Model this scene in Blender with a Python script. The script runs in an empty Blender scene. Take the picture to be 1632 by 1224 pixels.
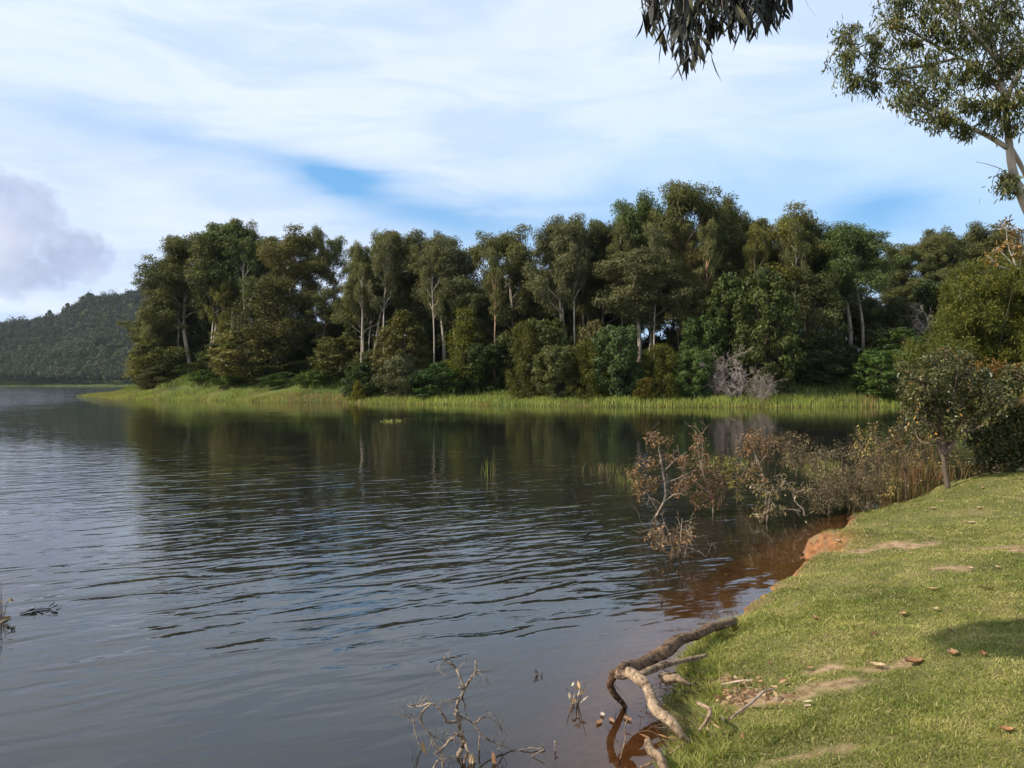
import bpy, math
import numpy as np
from mathutils import Vector

# ------------------------------------------------------------------ camera, sky, sun, exposure
SC = bpy.context.scene
COL = SC.collection
F = 1413.0            # focal length in pixels of the 1632 px wide photograph
H0 = 2.5              # eye height above the lake
R = math.radians

cam_d = bpy.data.cameras.new("camera")
cam = bpy.data.objects.new("camera", cam_d)
COL.objects.link(cam)
cam_d.sensor_width = 36.0
cam_d.lens = 36.0 * F / 1632.0
cam_d.clip_start = 0.05
cam_d.clip_end = 9000.0
cam.location = (0, 0, H0)
cam.rotation_euler = (R(90), 0, 0)
SC.camera = cam

SC.view_settings.view_transform = 'Standard'
SC.view_settings.look = 'None'
SC.view_settings.exposure = 0.35
SC.view_settings.gamma = 1.0
SC.view_settings.use_curve_mapping = False
SC.cycles.max_bounces = 8
SC.cycles.transparent_max_bounces = 12
SC.cycles.diffuse_bounces = 3
SC.cycles.glossy_bounces = 3
SC.cycles.volume_bounces = 0
SC.cycles.use_denoising = True

SUN_AZ = R(254)       # compass bearing of the sun (0 = +Y, clockwise)
SUN_EL = R(36)
to_sun = Vector((math.sin(SUN_AZ) * math.cos(SUN_EL), math.cos(SUN_AZ) * math.cos(SUN_EL), math.sin(SUN_EL)))
sd_ = bpy.data.lights.new("sun", 'SUN')
sd_.energy = 5.0
sd_.angle = R(0.55)
sd_.color = (1.0, 0.90, 0.77)
sun = bpy.data.objects.new("sun", sd_)
COL.objects.link(sun)
sun.rotation_euler = to_sun.to_track_quat('Z', 'Y').to_euler()


class NT:
    """tiny helper for node graphs"""
    def __init__(s, tree):
        s.t = tree
        s.n = tree.nodes
        s.l = tree.links

    def node(s, typ, **kw):
        n = s.n.new(typ)
        for k, v in kw.items():
            setattr(n, k, v)
        return n

    def put(s, sock, v):
        if isinstance(v, bpy.types.NodeSocket):
            s.l.new(v, sock)
        elif v is not None:
            sock.default_value = v

    def math(s, op, a, b=None, c=None, clamp=False):
        n = s.node('ShaderNodeMath', operation=op, use_clamp=clamp)
        s.put(n.inputs[0], a)
        if b is not None: s.put(n.inputs[1], b)
        if c is not None: s.put(n.inputs[2], c)
        return n.outputs[0]

    def vmath(s, op, a, b=None):
        n = s.node('ShaderNodeVectorMath', operation=op)
        s.put(n.inputs[0], a)
        if b is not None: s.put(n.inputs[1], b)
        return n.outputs[0]

    def comb(s, x, y, z=0.0):
        n = s.node('ShaderNodeCombineXYZ')
        s.put(n.inputs[0], x); s.put(n.inputs[1], y); s.put(n.inputs[2], z)
        return n.outputs[0]

    def sep(s, v):
        n = s.node('ShaderNodeSeparateXYZ')
        s.put(n.inputs[0], v)
        return n.outputs

    def noise(s, vec, scale, detail=3.0, rough=0.55, dist=0.0):
        n = s.node('ShaderNodeTexNoise')
        s.put(n.inputs['Vector'], vec)
        n.inputs['Scale'].default_value = scale
        n.inputs['Detail'].default_value = detail
        n.inputs['Roughness'].default_value = rough
        n.inputs['Distortion'].default_value = dist
        return n.outputs[0]

    def ramp(s, fac, stops, interp='LINEAR'):
        n = s.node('ShaderNodeValToRGB')
        n.color_ramp.interpolation = interp
        e = n.color_ramp.elements
        while len(e) < len(stops):
            e.new(0.5)
        for i, (p, c) in enumerate(stops):
            e[i].position = p
            e[i].color = (c[0], c[1], c[2], 1.0)
        s.put(n.inputs[0], fac)
        return n.outputs[0]

    def smooth(s, x, a, b):
        n = s.node('ShaderNodeMapRange', interpolation_type='SMOOTHSTEP')
        s.put(n.inputs[0], x)
        n.inputs[1].default_value = a
        n.inputs[2].default_value = b
        return n.outputs[0]

    def mix(s, fac, a, b, blend='MIX'):
        n = s.node('ShaderNodeMix', data_type='RGBA', blend_type=blend)
        s.put(n.inputs[0], fac)
        for sock, v in ((n.inputs[6], a), (n.inputs[7], b)):
            if isinstance(v, tuple): v = (v[0], v[1], v[2], 1.0)
            s.put(sock, v)
        return n.outputs[2]

    def attr(s, name):
        n = s.node('ShaderNodeAttribute')
        n.attribute_name = name
        return n

    def mixsh(s, fac, a, b):
        n = s.node('ShaderNodeMixShader')
        s.put(n.inputs[0], fac); s.put(n.inputs[1], a); s.put(n.inputs[2], b)
        return n.outputs[0]


# ---- world: Nishita sky behind a veil of high cloud with blue gaps and one heap cloud
world = bpy.data.worlds.new("World")
SC.world = world
world.use_nodes = True
world.node_tree.nodes.clear()
w = NT(world.node_tree)
sky = w.node('ShaderNodeTexSky', sky_type='NISHITA')
sky.sun_disc = False
sky.sun_elevation = SUN_EL
sky.sun_rotation = SUN_AZ
sky.air_density = 1.0
sky.dust_density = 0.6
sky.ozone_density = 2.0
tc = w.node('ShaderNodeTexCoord')
D = w.vmath('NORMALIZE', tc.outputs['Generated'])
dx, dy, dz = w.sep(D)
az = w.math('MULTIPLY', w.math('ARCTAN2', dx, dy), 57.2958)       # degrees, 0 = north, + right
el = w.math('MULTIPLY', w.math('ARCSINE', dz), 57.2958)
zz = w.math('ADD', w.math('MAXIMUM', dz, 0.0), 0.10)
pl = w.comb(w.math('DIVIDE', dx, zz), w.math('DIVIDE', dy, zz))    # cloud layer plane
warp = w.noise(pl, 0.9, 4.0, 0.6)
streak = w.noise(w.comb(w.math('MULTIPLY', az, 0.05), w.math('MULTIPLY', el, 0.22)), 1.6, 6.0, 0.58, 0.6)
fine = w.noise(w.comb(w.math('MULTIPLY', az, 0.10), w.math('MULTIPLY', el, 0.30)), 2.4, 6.0, 0.6, 0.3)
# blue band: a wavy lane of clear sky
ctr = w.math('ADD', w.math('MULTIPLY', az, -0.115), 11.2)
ctr = w.math('ADD', ctr, w.math('MULTIPLY', w.math('SUBTRACT', warp, 0.5), 4.5))
off = w.math('DIVIDE', w.math('SUBTRACT', el, ctr), 2.3)
band = w.math('POWER', 2.718, w.math('MULTIPLY', w.math('MULTIPLY', off, off), -1.0))


def blob(a0, e0, ra, re, amount, tilt=0.0, wob=1.0):
    """soft patch of the sky around azimuth a0, elevation e0 (degrees)"""
    da = w.math('SUBTRACT', az, a0)
    de = w.math('SUBTRACT', w.math('SUBTRACT', el, e0), w.math('MULTIPLY', da, tilt))
    de = w.math('ADD', de, w.math('MULTIPLY', w.math('SUBTRACT', streak, 0.5), re * 2.2 * wob))
    da = w.math('ADD', da, w.math('MULTIPLY', w.math('SUBTRACT', fine, 0.5), ra * 1.2 * wob))
    q = w.math('ADD', w.math('POWER', w.math('ABSOLUTE', w.math('DIVIDE', da, ra)), 2.0),
               w.math('POWER', w.math('ABSOLUTE', w.math('DIVIDE', de, re)), 2.0))
    return w.math('MULTIPLY', w.math('POWER', 2.718, w.math('MULTIPLY', q, -1.0)), amount)


blue = w.math('MULTIPLY', band, 0.10)
for b in ((-19.0, 14.3, 5.5, 0.6, 0.34, -0.05), (-11.5, 12.9, 3.4, 1.0, 0.95, -0.12), (-5.5, 11.0, 6.0, 1.3, 0.62, -0.15),
          (-26, 15.2, 4.5, 0.8, 0.18, 0.0), (22.6, 10.2, 3.4, 1.1, 0.80, 0.0), (3.0, 9.0, 14.0, 2.2, 0.45, 0.0),
          (15.0, 12.0, 9.0, 1.6, 0.22, 0.0)):
    blue = w.math('ADD', blue, blob(*b))
blue = w.math('ADD', blue, w.math('MULTIPLY', w.smooth(warp, 0.52, 0.75), 0.16))
blue = w.math('MINIMUM', blue, 1.0)
# veil colour: bright bluish white, lavender in patches, whiter towards the left horizon
veil = w.mix(w.smooth(streak, 0.32, 0.62), (0.50, 0.63, 0.84), (0.66, 0.74, 0.86))
veil = w.mix(w.math('MULTIPLY', w.smooth(warp, 0.42, 0.72), 0.5), veil, (0.54, 0.63, 0.83))
lowr = w.math('MULTIPLY', w.smooth(az, -8.0, 14.0), w.math('SUBTRACT', 1.0, w.smooth(el, 9.0, 21.0)))
veil = w.mix(w.math('MULTIPLY', lowr, 0.75), veil, (0.40, 0.62, 0.86))
skyc = w.mix(1.0, sky.outputs[0], (0.085, 0.098, 0.100), 'MULTIPLY')
clear = w.mix(0.7, skyc, (0.15, 0.42, 0.80))
col = w.mix(blue, veil, clear)


# heap cloud at left: lobed edge, lit on its left side
cdom = w.comb(w.math('MULTIPLY', az, 0.16), w.math('MULTIPLY', el, 0.16))
cn = w.noise(cdom, 2.2, 7.0, 0.58)
cn2 = w.noise(cdom, 5.5, 5.0, 0.6)


def lobe(a0, e0, ra, re):
    q = w.math('ADD', w.math('POWER', w.math('DIVIDE', w.math('SUBTRACT', az, a0), ra), 2.0),
               w.math('POWER', w.math('DIVIDE', w.math('SUBTRACT', el, e0), re), 2.0))
    return w.math('SUBTRACT', 1.0, w.math('SQRT', q))


cu = lobe(-30.0, 9.3, 4.0, 2.9)
for q in ((-26.6, 7.6, 3.0, 1.7), (-32.0, 7.5, 7.0, 2.6), (-29.3, 6.4, 4.5, 1.6), (-38.0, 9.0, 6.0, 3.0)):
    cu = w.math('MAXIMUM', cu, lobe(*q))
cu = w.math('ADD', cu, w.math('MULTIPLY', w.math('SUBTRACT', cn, 0.5), 1.5))
cu = w.math('ADD', cu, w.math('MULTIPLY', w.math('SUBTRACT', cn2, 0.5), 0.75))
cum = w.smooth(cu, -0.03, 0.55)
cum = w.math('MULTIPLY', cum, 0.92)
rim = w.math('MULTIPLY', w.smooth(cu, -0.12, 0.05), w.math('SUBTRACT', 1.0, w.smooth(cu, 0.05, 0.25)))
ccol = w.mix(w.smooth(cn, 0.38, 0.68), (0.33, 0.39, 0.56), (0.46, 0.52, 0.70))
ccol = w.mix(w.math('MINIMUM', blob(-31.2, 7.9, 2.6, 1.6, 0.8, 0.0, 0.7), 1.0), ccol, (0.68, 0.70, 0.80))
col = w.mix(w.math('MULTIPLY', rim, 0.25), col, (0.66, 0.74, 0.90))
col = w.mix(cum, col, ccol)
# the rest of the sky dome (overhead and behind) carries greyer cloud
hi = w.smooth(el, 26.0, 50.0)
grey = w.mix(w.smooth(w.noise(pl, 0.7, 5.0, 0.6), 0.35, 0.7), (0.42, 0.47, 0.57), (0.66, 0.70, 0.78))
col = w.mix(w.math('MULTIPLY', hi, 0.85), col, grey)
bg = w.node('ShaderNodeBackground')
w.put(bg.inputs[0], col)
bg.inputs[1].default_value = 1.0
wo = w.node('ShaderNodeOutputWorld')
w.l.new(bg.outputs[0], wo.inputs[0])

# ------------------------------------------------------------------ helpers
def tag(o, label=None, cat=None, group=None, kind=None):
    if label: o['label'] = label
    if cat: o['category'] = cat
    if group: o['group'] = group
    if kind: o['kind'] = kind
    return o


def empty(name, loc=(0, 0, 0), rz=0.0):
    o = bpy.data.objects.new(name, None)
    o.empty_display_size = 0.2
    o.location = loc
    o.rotation_euler = (0, 0, rz)
    COL.objects.link(o)
    return o


class Buf:
    """collects triangles and quads with one 0..1 value per vertex ('v'), builds ONE mesh"""
    def __init__(s):
        s.V = []; s.A = []; s.T = []; s.Q = []; s.n = 0

    def add(s, V, v, T=None, Q=None):
        V = np.asarray(V, dtype=np.float32).reshape(-1, 3)
        if np.isscalar(v): v = np.full(len(V), v)
        s.V.append(V); s.A.append(np.asarray(v, dtype=np.float32))
        if T is not None and len(T): s.T.append(np.asarray(T, dtype=np.int64) + s.n)
        if Q is not None and len(Q): s.Q.append(np.asarray(Q, dtype=np.int64) + s.n)
        s.n += len(V)

    def mesh(s, name, mat, smooth=False):
        me = bpy.data.meshes.new(name)
        V = np.concatenate(s.V)
        T = np.concatenate(s.T) if s.T else np.zeros((0, 3), dtype=np.int64)
        Q = np.concatenate(s.Q) if s.Q else np.zeros((0, 4), dtype=np.int64)
        me.vertices.add(len(V))
        me.vertices.foreach_set('co', V.ravel())
        L = np.concatenate([T.ravel(), Q.ravel()]).astype(np.int32)
        me.loops.add(len(L))
        me.loops.foreach_set('vertex_index', L)
        st = np.concatenate([np.arange(len(T)) * 3, len(T) * 3 + np.arange(len(Q)) * 4]).astype(np.int32)
        me.polygons.add(len(st))
        me.polygons.foreach_set('loop_start', st)
        me.update(calc_edges=True)
        a = me.attributes.new('v', 'FLOAT', 'POINT')
        a.data.foreach_set('value', np.concatenate(s.A))
        if smooth:
            me.polygons.foreach_set('use_smooth', np.ones(len(st), dtype=bool))
        me.materials.append(mat)
        return me

    def build(s, name, mat, parent=None, smooth=False):
        return link(name, s.mesh(name, mat, smooth), parent)


def link(name, me, parent=None):
    o = bpy.data.objects.new(name, me)
    COL.objects.link(o)
    if parent: o.parent = parent
    return o


def norm(a):
    return a / np.maximum(np.linalg.norm(a, axis=-1, keepdims=True), 1e-9)


def smoothstep(a, b, x):
    t = np.clip((x - a) / (b - a), 0, 1)
    return t * t * (3 - 2 * t)


def vnoise(x, y, seed=0):
    """value noise 0..1"""
    xi = np.floor(x).astype(np.int64); yi = np.floor(y).astype(np.int64)
    fx = x - xi; fy = y - yi
    fx = fx * fx * (3 - 2 * fx); fy = fy * fy * (3 - 2 * fy)
    def h(a, b):
        n = (a * 374761393 + b * 668265263 + seed * 974634777) & 0xffffffff
        n = ((n ^ (n >> 13)) * 1274126177) & 0xffffffff
        return ((n ^ (n >> 16)) & 0xffff) / 65535.0
    return (h(xi, yi) * (1 - fx) + h(xi + 1, yi) * fx) * (1 - fy) + (h(xi, yi + 1) * (1 - fx) + h(xi + 1, yi + 1) * fx) * fy


def fbm(x, y, s, seed=0, o=4):
    t = 0; a = 0.5; tot = 0
    for i in range(o):
        t = t + a * vnoise(x * s, y * s, seed + i); tot += a; a *= 0.5; s *= 2.03
    return t / tot


def tube(buf, pts, rad, sides=6, v=0.5, rough=0.0, rng=None, cap=True, ridge=0.0):
    """round tapering limb along pts"""
    P = np.asarray(pts, dtype=float); r = np.asarray(rad, dtype=float)
    if r.ndim == 0: r = np.full(len(P), float(r))
    T = norm(np.gradient(P, axis=0))
    up = np.array([0.31, 0.17, 0.93]) if abs(T[0][2]) < 0.9 else np.array([0.93, 0.3, 0.1])
    A = norm(np.cross(T, up)); B = np.cross(T, A)
    ang = np.arange(sides) * 2 * math.pi / sides
    k = np.ones((len(P), sides))
    if rough and rng is not None:
        k += rng.normal(0, rough, k.shape)
        if ridge:
            k += (rng.normal(0, ridge, sides)[None] * (1 + 0.4 * np.sin(np.arange(len(P)) * 0.5)[:, None]))
    V = P[:, None] + (A[:, None] * np.cos(ang)[None, :, None] + B[:, None] * np.sin(ang)[None, :, None]) * (r[:, None] * k)[:, :, None]
    n = len(P)
    i = np.arange(n - 1)[:, None] * sides; j = np.arange(sides)[None]
    j2 = (j + 1) % sides
    Q = np.stack([i + j, i + j2, i + sides + j2, i + sides + j], -1).reshape(-1, 4)
    V = V.reshape(-1, 3)
    Tt = []
    if cap:
        V = np.vstack([V, P[0], P[-1] + T[-1] * r[-1] * 0.5])
        a0 = n * sides
        Tt = [(a0, (q + 1) % sides, q) for q in range(sides)] + [(a0 + 1, (n - 1) * sides + q, (n - 1) * sides + (q + 1) % sides) for q in range(sides)]
    buf.add(V, v, T=Tt, Q=Q)


def spline(pts, per=5):
    """Catmull-Rom through pts (n,k)"""
    P = np.asarray(pts, dtype=float)
    if len(P) < 3:
        t = np.linspace(0, 1, per + 1)[:, None]
        return P[0] * (1 - t) + P[-1] * t
    E = np.vstack([2 * P[0] - P[1], P, 2 * P[-1] - P[-2]])
    out = []
    for i in range(len(P) - 1):
        a, b, c, d = E[i:i + 4]
        for t in np.arange(per) / per:
            out.append(0.5 * (2 * b + (c - a) * t + (2 * a - 5 * b + 4 * c - d) * t * t + (3 * b - a - 3 * c + d) * t ** 3))
    out.append(P[-1])
    return np.array(out)


def leaf_quads(buf, P, N, L, W, v, rng, droop=0.0, tri=False):
    """flat diamond leaves at P with face normals N"""
    n = len(P)
    t = rng.normal(size=(n, 3)); t[:, 2] -= droop * 2.0
    t = norm(t - N * np.sum(t * N, 1, keepdims=True))
    b = np.cross(N, t)
    L = np.broadcast_to(L, (n,))[:, None]; W = np.broadcast_to(W, (n,))[:, None]
    if tri:
        V = np.stack([P - t * L * 0.4 + b * W * 0.5, P - t * L * 0.4 - b * W * 0.5, P + t * L * 0.6], 1)
        buf.add(V.reshape(-1, 3), np.repeat(v, 3), T=np.arange(n * 3).reshape(-1, 3))
    else:
        V = np.stack([P - t * L * 0.5, P + b * W * 0.5 - t * L * 0.08, P + t * L * 0.5, P - b * W * 0.5 - t * L * 0.08], 1)
        buf.add(V.reshape(-1, 3), np.repeat(v, 4), Q=np.arange(n * 4).reshape(-1, 4))


def leaf_curved(buf, P, T, N, L, W, v, bend=0.3):
    """lance-shaped bent leaves: base at P, direction T, face normal N; 7 verts each"""
    n = len(P)
    T = norm(T); B = norm(np.cross(T, N)); N = np.cross(B, T)
    L = np.broadcast_to(L, (n,))[:, None]; W = np.broadcast_to(W, (n,))[:, None]
    bend = np.broadcast_to(bend, (n,))[:, None]
    def at(s, w_):
        c = P + T * L * s + N * L * bend * (s * s) + B * L * bend * 0.6 * s * (1 - s)
        return c + B * W * w_
    V = np.stack([at(0, 0), at(0.3, 0.42), at(0.3, -0.42), at(0.62, 0.5), at(0.62, -0.5), at(0.86, 0.22), at(0.86, -0.22), at(1.0, 0)], 1)
    k = np.arange(n)[:, None] * 8
    Tt = np.concatenate([k + np.array([[0, 2, 1]]), k + np.array([[5, 6, 7]])])
    Q = np.concatenate([k + np.array([[1, 2, 4, 3]]), k + np.array([[3, 4, 6, 5]])])
    buf.add(V.reshape(-1, 3), np.repeat(v, 8), T=Tt, Q=Q)


def clump(buf, c, rad, n, L, W, rng, flat=0.7, cv=None, droop=0.3, up=0.25, tri=False, shell=0.45):
    """leaf clump: an ellipsoidal shell of small leaves, denser above"""
    u = norm(rng.normal(size=(n, 3)))
    u[:, 2] = np.where(rng.random(n) < up, np.abs(u[:, 2]), u[:, 2])
    lump = 1 + 0.22 * np.sin(u[:, 0] * 5 + c[0] * 3) * np.cos(u[:, 1] * 6 + c[2] * 2)
    r = rad * (shell + (1 - shell) * rng.random(n) ** 0.6) * lump
    P = np.asarray(c) + u * r[:, None] * np.array([1, 1, flat])
    N = norm(u * 1.0 + rng.normal(size=(n, 3)) * 0.55 + np.array([0, 0, 0.15]))
    cv = rng.random() if cv is None else cv
    v = np.clip(cv * 0.55 + rng.random(n) * 0.45, 0, 1)
    leaf_quads(buf, P, N, L * (0.7 + 0.6 * rng.random(n)), W * (0.7 + 0.6 * rng.random(n)), v, rng, droop, tri)


# ------------------------------------------------------------------ materials
def new_mat(name):
    m = bpy.data.materials.new(name)
    m.use_nodes = True
    m.node_tree.nodes.clear()
    n = NT(m.node_tree)
    out = n.node('ShaderNodeOutputMaterial')
    return m, n, out


def leaf_mat(name, stops, trans=0.25, rough=0.5, spec=0.3, tintobj=True):
    m, n, out = new_mat(name)
    c = n.ramp(n.attr('v').outputs['Fac'], stops)
    if tintobj:
        oi = n.node('ShaderNodeObjectInfo')
        c = n.mix(1.0, c, oi.outputs['Color'], 'MULTIPLY')
    p = n.node('ShaderNodeBsdfPrincipled')
    n.put(p.inputs['Base Color'], c)
    p.inputs['Roughness'].default_value = rough
    p.inputs['Specular IOR Level'].default_value = spec
    if trans > 0:
        t = n.node('ShaderNodeBsdfTranslucent')
        n.put(t.inputs[0], n.mix(1.0, c, (1.15, 1.2, 0.6), 'MULTIPLY'))
        n.l.new(n.mixsh(trans, p.outputs[0], t.outputs[0]), out.inputs[0])
    else:
        n.l.new(p.outputs[0], out.inputs[0])
    return m


def bark_mat(name, a, b, scale=3.0, stretch=0.25, bump=0.3, rough=0.85):
    m, n, out = new_mat(name)
    t = n.node('ShaderNodeTexCoord')
    mp = n.node('ShaderNodeMapping')
    mp.inputs['Scale'].default_value = (1, 1, stretch)
    n.l.new(t.outputs['Object'], mp.inputs[0])
    k = n.noise(mp.outputs[0], scale, 6.0, 0.65, 0.4)
    k2 = n.noise(t.outputs['Object'], scale * 0.35, 3.0, 0.5)
    c = n.ramp(n.math('ADD', n.math('MULTIPLY', k, 0.65), n.math('MULTIPLY', k2, 0.35)), [(0.36, a), (0.62, b)])
    oi = n.node('ShaderNodeObjectInfo')
    c = n.mix(1.0, c, oi.outputs['Color'], 'MULTIPLY')
    if name == 'root_bark':
        c = n.mix(1.0, c, n.ramp(n.attr('v').outputs['Fac'], [(0.0, (0.55, 0.42, 0.34)), (1.0, (1.5, 1.45, 1.35))]), 'MULTIPLY')
    p = n.node('ShaderNodeBsdfPrincipled')
    n.put(p.inputs['Base Color'], c)
    p.inputs['Roughness'].default_value = rough
    p.inputs['Specular IOR Level'].default_value = 0.2
    bp = n.node('ShaderNodeBump')
    bp.inputs['Strength'].default_value = bump
    bp.inputs['Distance'].default_value = 0.02
    n.put(bp.inputs['Height'], k)
    n.l.new(bp.outputs[0], p.inputs['Normal'])
    n.l.new(p.outputs[0], out.inputs[0])
    return m


M = {}
M['gum'] = leaf_mat('gum_leaf', [(0.0, (0.046, 0.053, 0.019)), (0.5, (0.114, 0.122, 0.041)), (0.85, (0.185, 0.182, 0.068)), (1.0, (0.24, 0.21, 0.095))], spec=0.12)
M['broad'] = leaf_mat('broad_leaf', [(0.0, (0.034, 0.048, 0.011)), (0.5, (0.078, 0.098, 0.022)), (1.0, (0.155, 0.170, 0.050))], spec=0.2)
M['fine'] = leaf_mat('wattle_leaf', [(0.0, (0.060, 0.070, 0.012)), (0.6, (0.110, 0.120, 0.018)), (1.0, (0.190, 0.185, 0.034))], trans=0.35, spec=0.15)
M['near_gum'] = leaf_mat('near_gum_leaf', [(0.0, (0.040, 0.046, 0.018)), (0.45, (0.095, 0.100, 0.034)), (0.8, (0.16, 0.135, 0.045)), (1.0, (0.24, 0.14, 0.06))], spec=0.3, rough=0.45)
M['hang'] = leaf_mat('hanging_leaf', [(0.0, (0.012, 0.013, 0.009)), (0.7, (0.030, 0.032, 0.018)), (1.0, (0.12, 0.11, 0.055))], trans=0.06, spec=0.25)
M['glossy'] = leaf_mat('dark_shrub_leaf', [(0.0, (0.030, 0.034, 0.016)), (0.6, (0.070, 0.078, 0.034)), (0.93, (0.14, 0.135, 0.055)), (1.0, (0.30, 0.17, 0.06))], trans=0.2, spec=0.35, rough=0.42)
M['orange'] = leaf_mat('orange_leaf', [(0.0, (0.12, 0.06, 0.015)), (0.6, (0.26, 0.13, 0.03)), (1.0, (0.38, 0.24, 0.06))], trans=0.35)
M['dry'] = leaf_mat('dry_leaf', [(0.0, (0.065, 0.048, 0.026)), (0.5, (0.150, 0.115, 0.058)), (0.9, (0.27, 0.21, 0.105)), (1.0, (0.50, 0.42, 0.32))], trans=0.2)
M['litter'] = leaf_mat('litter_leaf', [(0.0, (0.10, 0.05, 0.025)), (0.4, (0.32, 0.16, 0.07)), (0.75, (0.42, 0.29, 0.15)), (1.0, (0.52, 0.45, 0.33))], trans=0.1)
M['blade'] = leaf_mat('grass_blade', [(0.0, (0.090, 0.110, 0.020)), (0.42, (0.205, 0.232, 0.046)), (0.75, (0.33, 0.32, 0.084)), (1.0, (0.50, 0.42, 0.19))], trans=0.35, spec=0.3)
M['reed'] = leaf_mat('reed_blade', [(0.0, (0.30, 0.17, 0.08)), (0.22, (0.25, 0.19, 0.08)), (0.45, (0.15, 0.19, 0.040)), (0.75, (0.26, 0.30, 0.055)), (1.0, (0.38, 0.40, 0.10))], trans=0.35)
M['pale'] = bark_mat('pale_bark', (0.28, 0.24, 0.19), (0.72, 0.66, 0.56), 1.2)
M['dark'] = bark_mat('dark_bark', (0.06, 0.045, 0.032), (0.20, 0.15, 0.11), 1.6)
M['smooth'] = bark_mat('smooth_gum_bark', (0.16, 0.13, 0.10), (0.44, 0.38, 0.31), 1.5, 0.35, 0.2)
M['root'] = bark_mat('root_bark', (0.035, 0.022, 0.015), (0.34, 0.26, 0.18), 26.0, 1.0, 1.0)
M['twig'] = bark_mat('dead_twig', (0.10, 0.07, 0.05), (0.42, 0.33, 0.24), 14.0, 1.0, 0.5)
M['browntwig'] = bark_mat('brown_twig', (0.05, 0.032, 0.022), (0.20, 0.14, 0.09), 14.0, 1.0, 0.5)
M['snagbark'] = bark_mat('snag_bark', (0.05, 0.035, 0.025), (0.36, 0.28, 0.20), 20.0, 1.0, 0.6)
M['greytwig'] = bark_mat('grey_twig', (0.14, 0.12, 0.105), (0.34, 0.30, 0.27), 3.0, 1.0, 0.3)

# ------------------------------------------------------------------ lake outline and terrain
LAKE = np.array([(-30, -40), (-8, -6), (-3, 1.5), (-0.8, 3.8), (0.62, 5.0), (1.06, 5.8), (1.16, 6.3), (1.22, 6.95), (1.5, 7.9), (2.06, 9.0),
                 (2.72, 10.0), (3.5, 11.3), (3.95, 11.98), (4.42, 12.15), (4.14, 12.75), (4.55, 13.4), (5.0, 14.1), (6.3, 16.5), (8.5, 18.8), (12, 22), (22, 38), (34, 60), (44, 82),
                 (46, 96), (42.6, 98.1), (33, 96.8), (25.9, 95.5), (12.8, 98), (-1.2, 104), (-17.4, 114), (-25.5, 121.8), (-31.5, 121.8), (-38, 130),
                 (-46.7, 135.9), (-64, 147), (-85.7, 176.6), (-80, 195), (-55, 260), (-60, 500), (-150, 940), (-500, 955), (-900, 940),
                 (-1500, 600), (-1200, -300), (-200, -200)], dtype=float)


def sdist(x, y):
    """signed distance to the shoreline, positive on land"""
    x = np.asarray(x, dtype=float); y = np.asarray(y, dtype=float)
    sh = x.shape
    x = x.ravel(); y = y.ravel()
    best = np.full(x.shape, 1e18); inside = np.zeros(x.shape, dtype=bool)
    n = len(LAKE)
    for i in range(n):
        ax, ay = LAKE[i]; bx, by = LAKE[(i + 1) % n]
        ex, ey = bx - ax, by - ay
        t = np.clip(((x - ax) * ex + (y - ay) * ey) / (ex * ex + ey * ey), 0, 1)
        d = (x - ax - t * ex) ** 2 + (y - ay - t * ey) ** 2
        best = np.minimum(best, d)
        c = ((ay > y) != (by > y))
        with np.errstate(divide='ignore', invalid='ignore'):
            xi = (bx - ax) * (y - ay) / (by - ay if by != ay else 1e-9) + ax
        inside ^= c & (x < xi)
    d = np.sqrt(best)
    near = 1 - smoothstep(25, 60, y)
    amp = near * 0.16 + (1 - near) * 1.2
    wob = near * (fbm(x, y, 2.1, 5) - 0.5) * 2 + (1 - near) * (fbm(x, y, 0.25, 9) - 0.5) * 2
    wob2 = (fbm(x, y, 7.0, 15, 3) - 0.5) * 0.30 * np.exp(-((x - 4.35) ** 2 + (y - 12.6) ** 2) / 0.6) + near * (fbm(x, y, 4.5, 16, 3) - 0.5) * 0.12
    return (np.where(inside, -d, d) + amp * wob + wob2).reshape(sh)


def gauss(x, y, cx, cy, s):
    return np.exp(-((x - cx) ** 2 + (y - cy) ** 2) / (2 * s * s))


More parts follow.
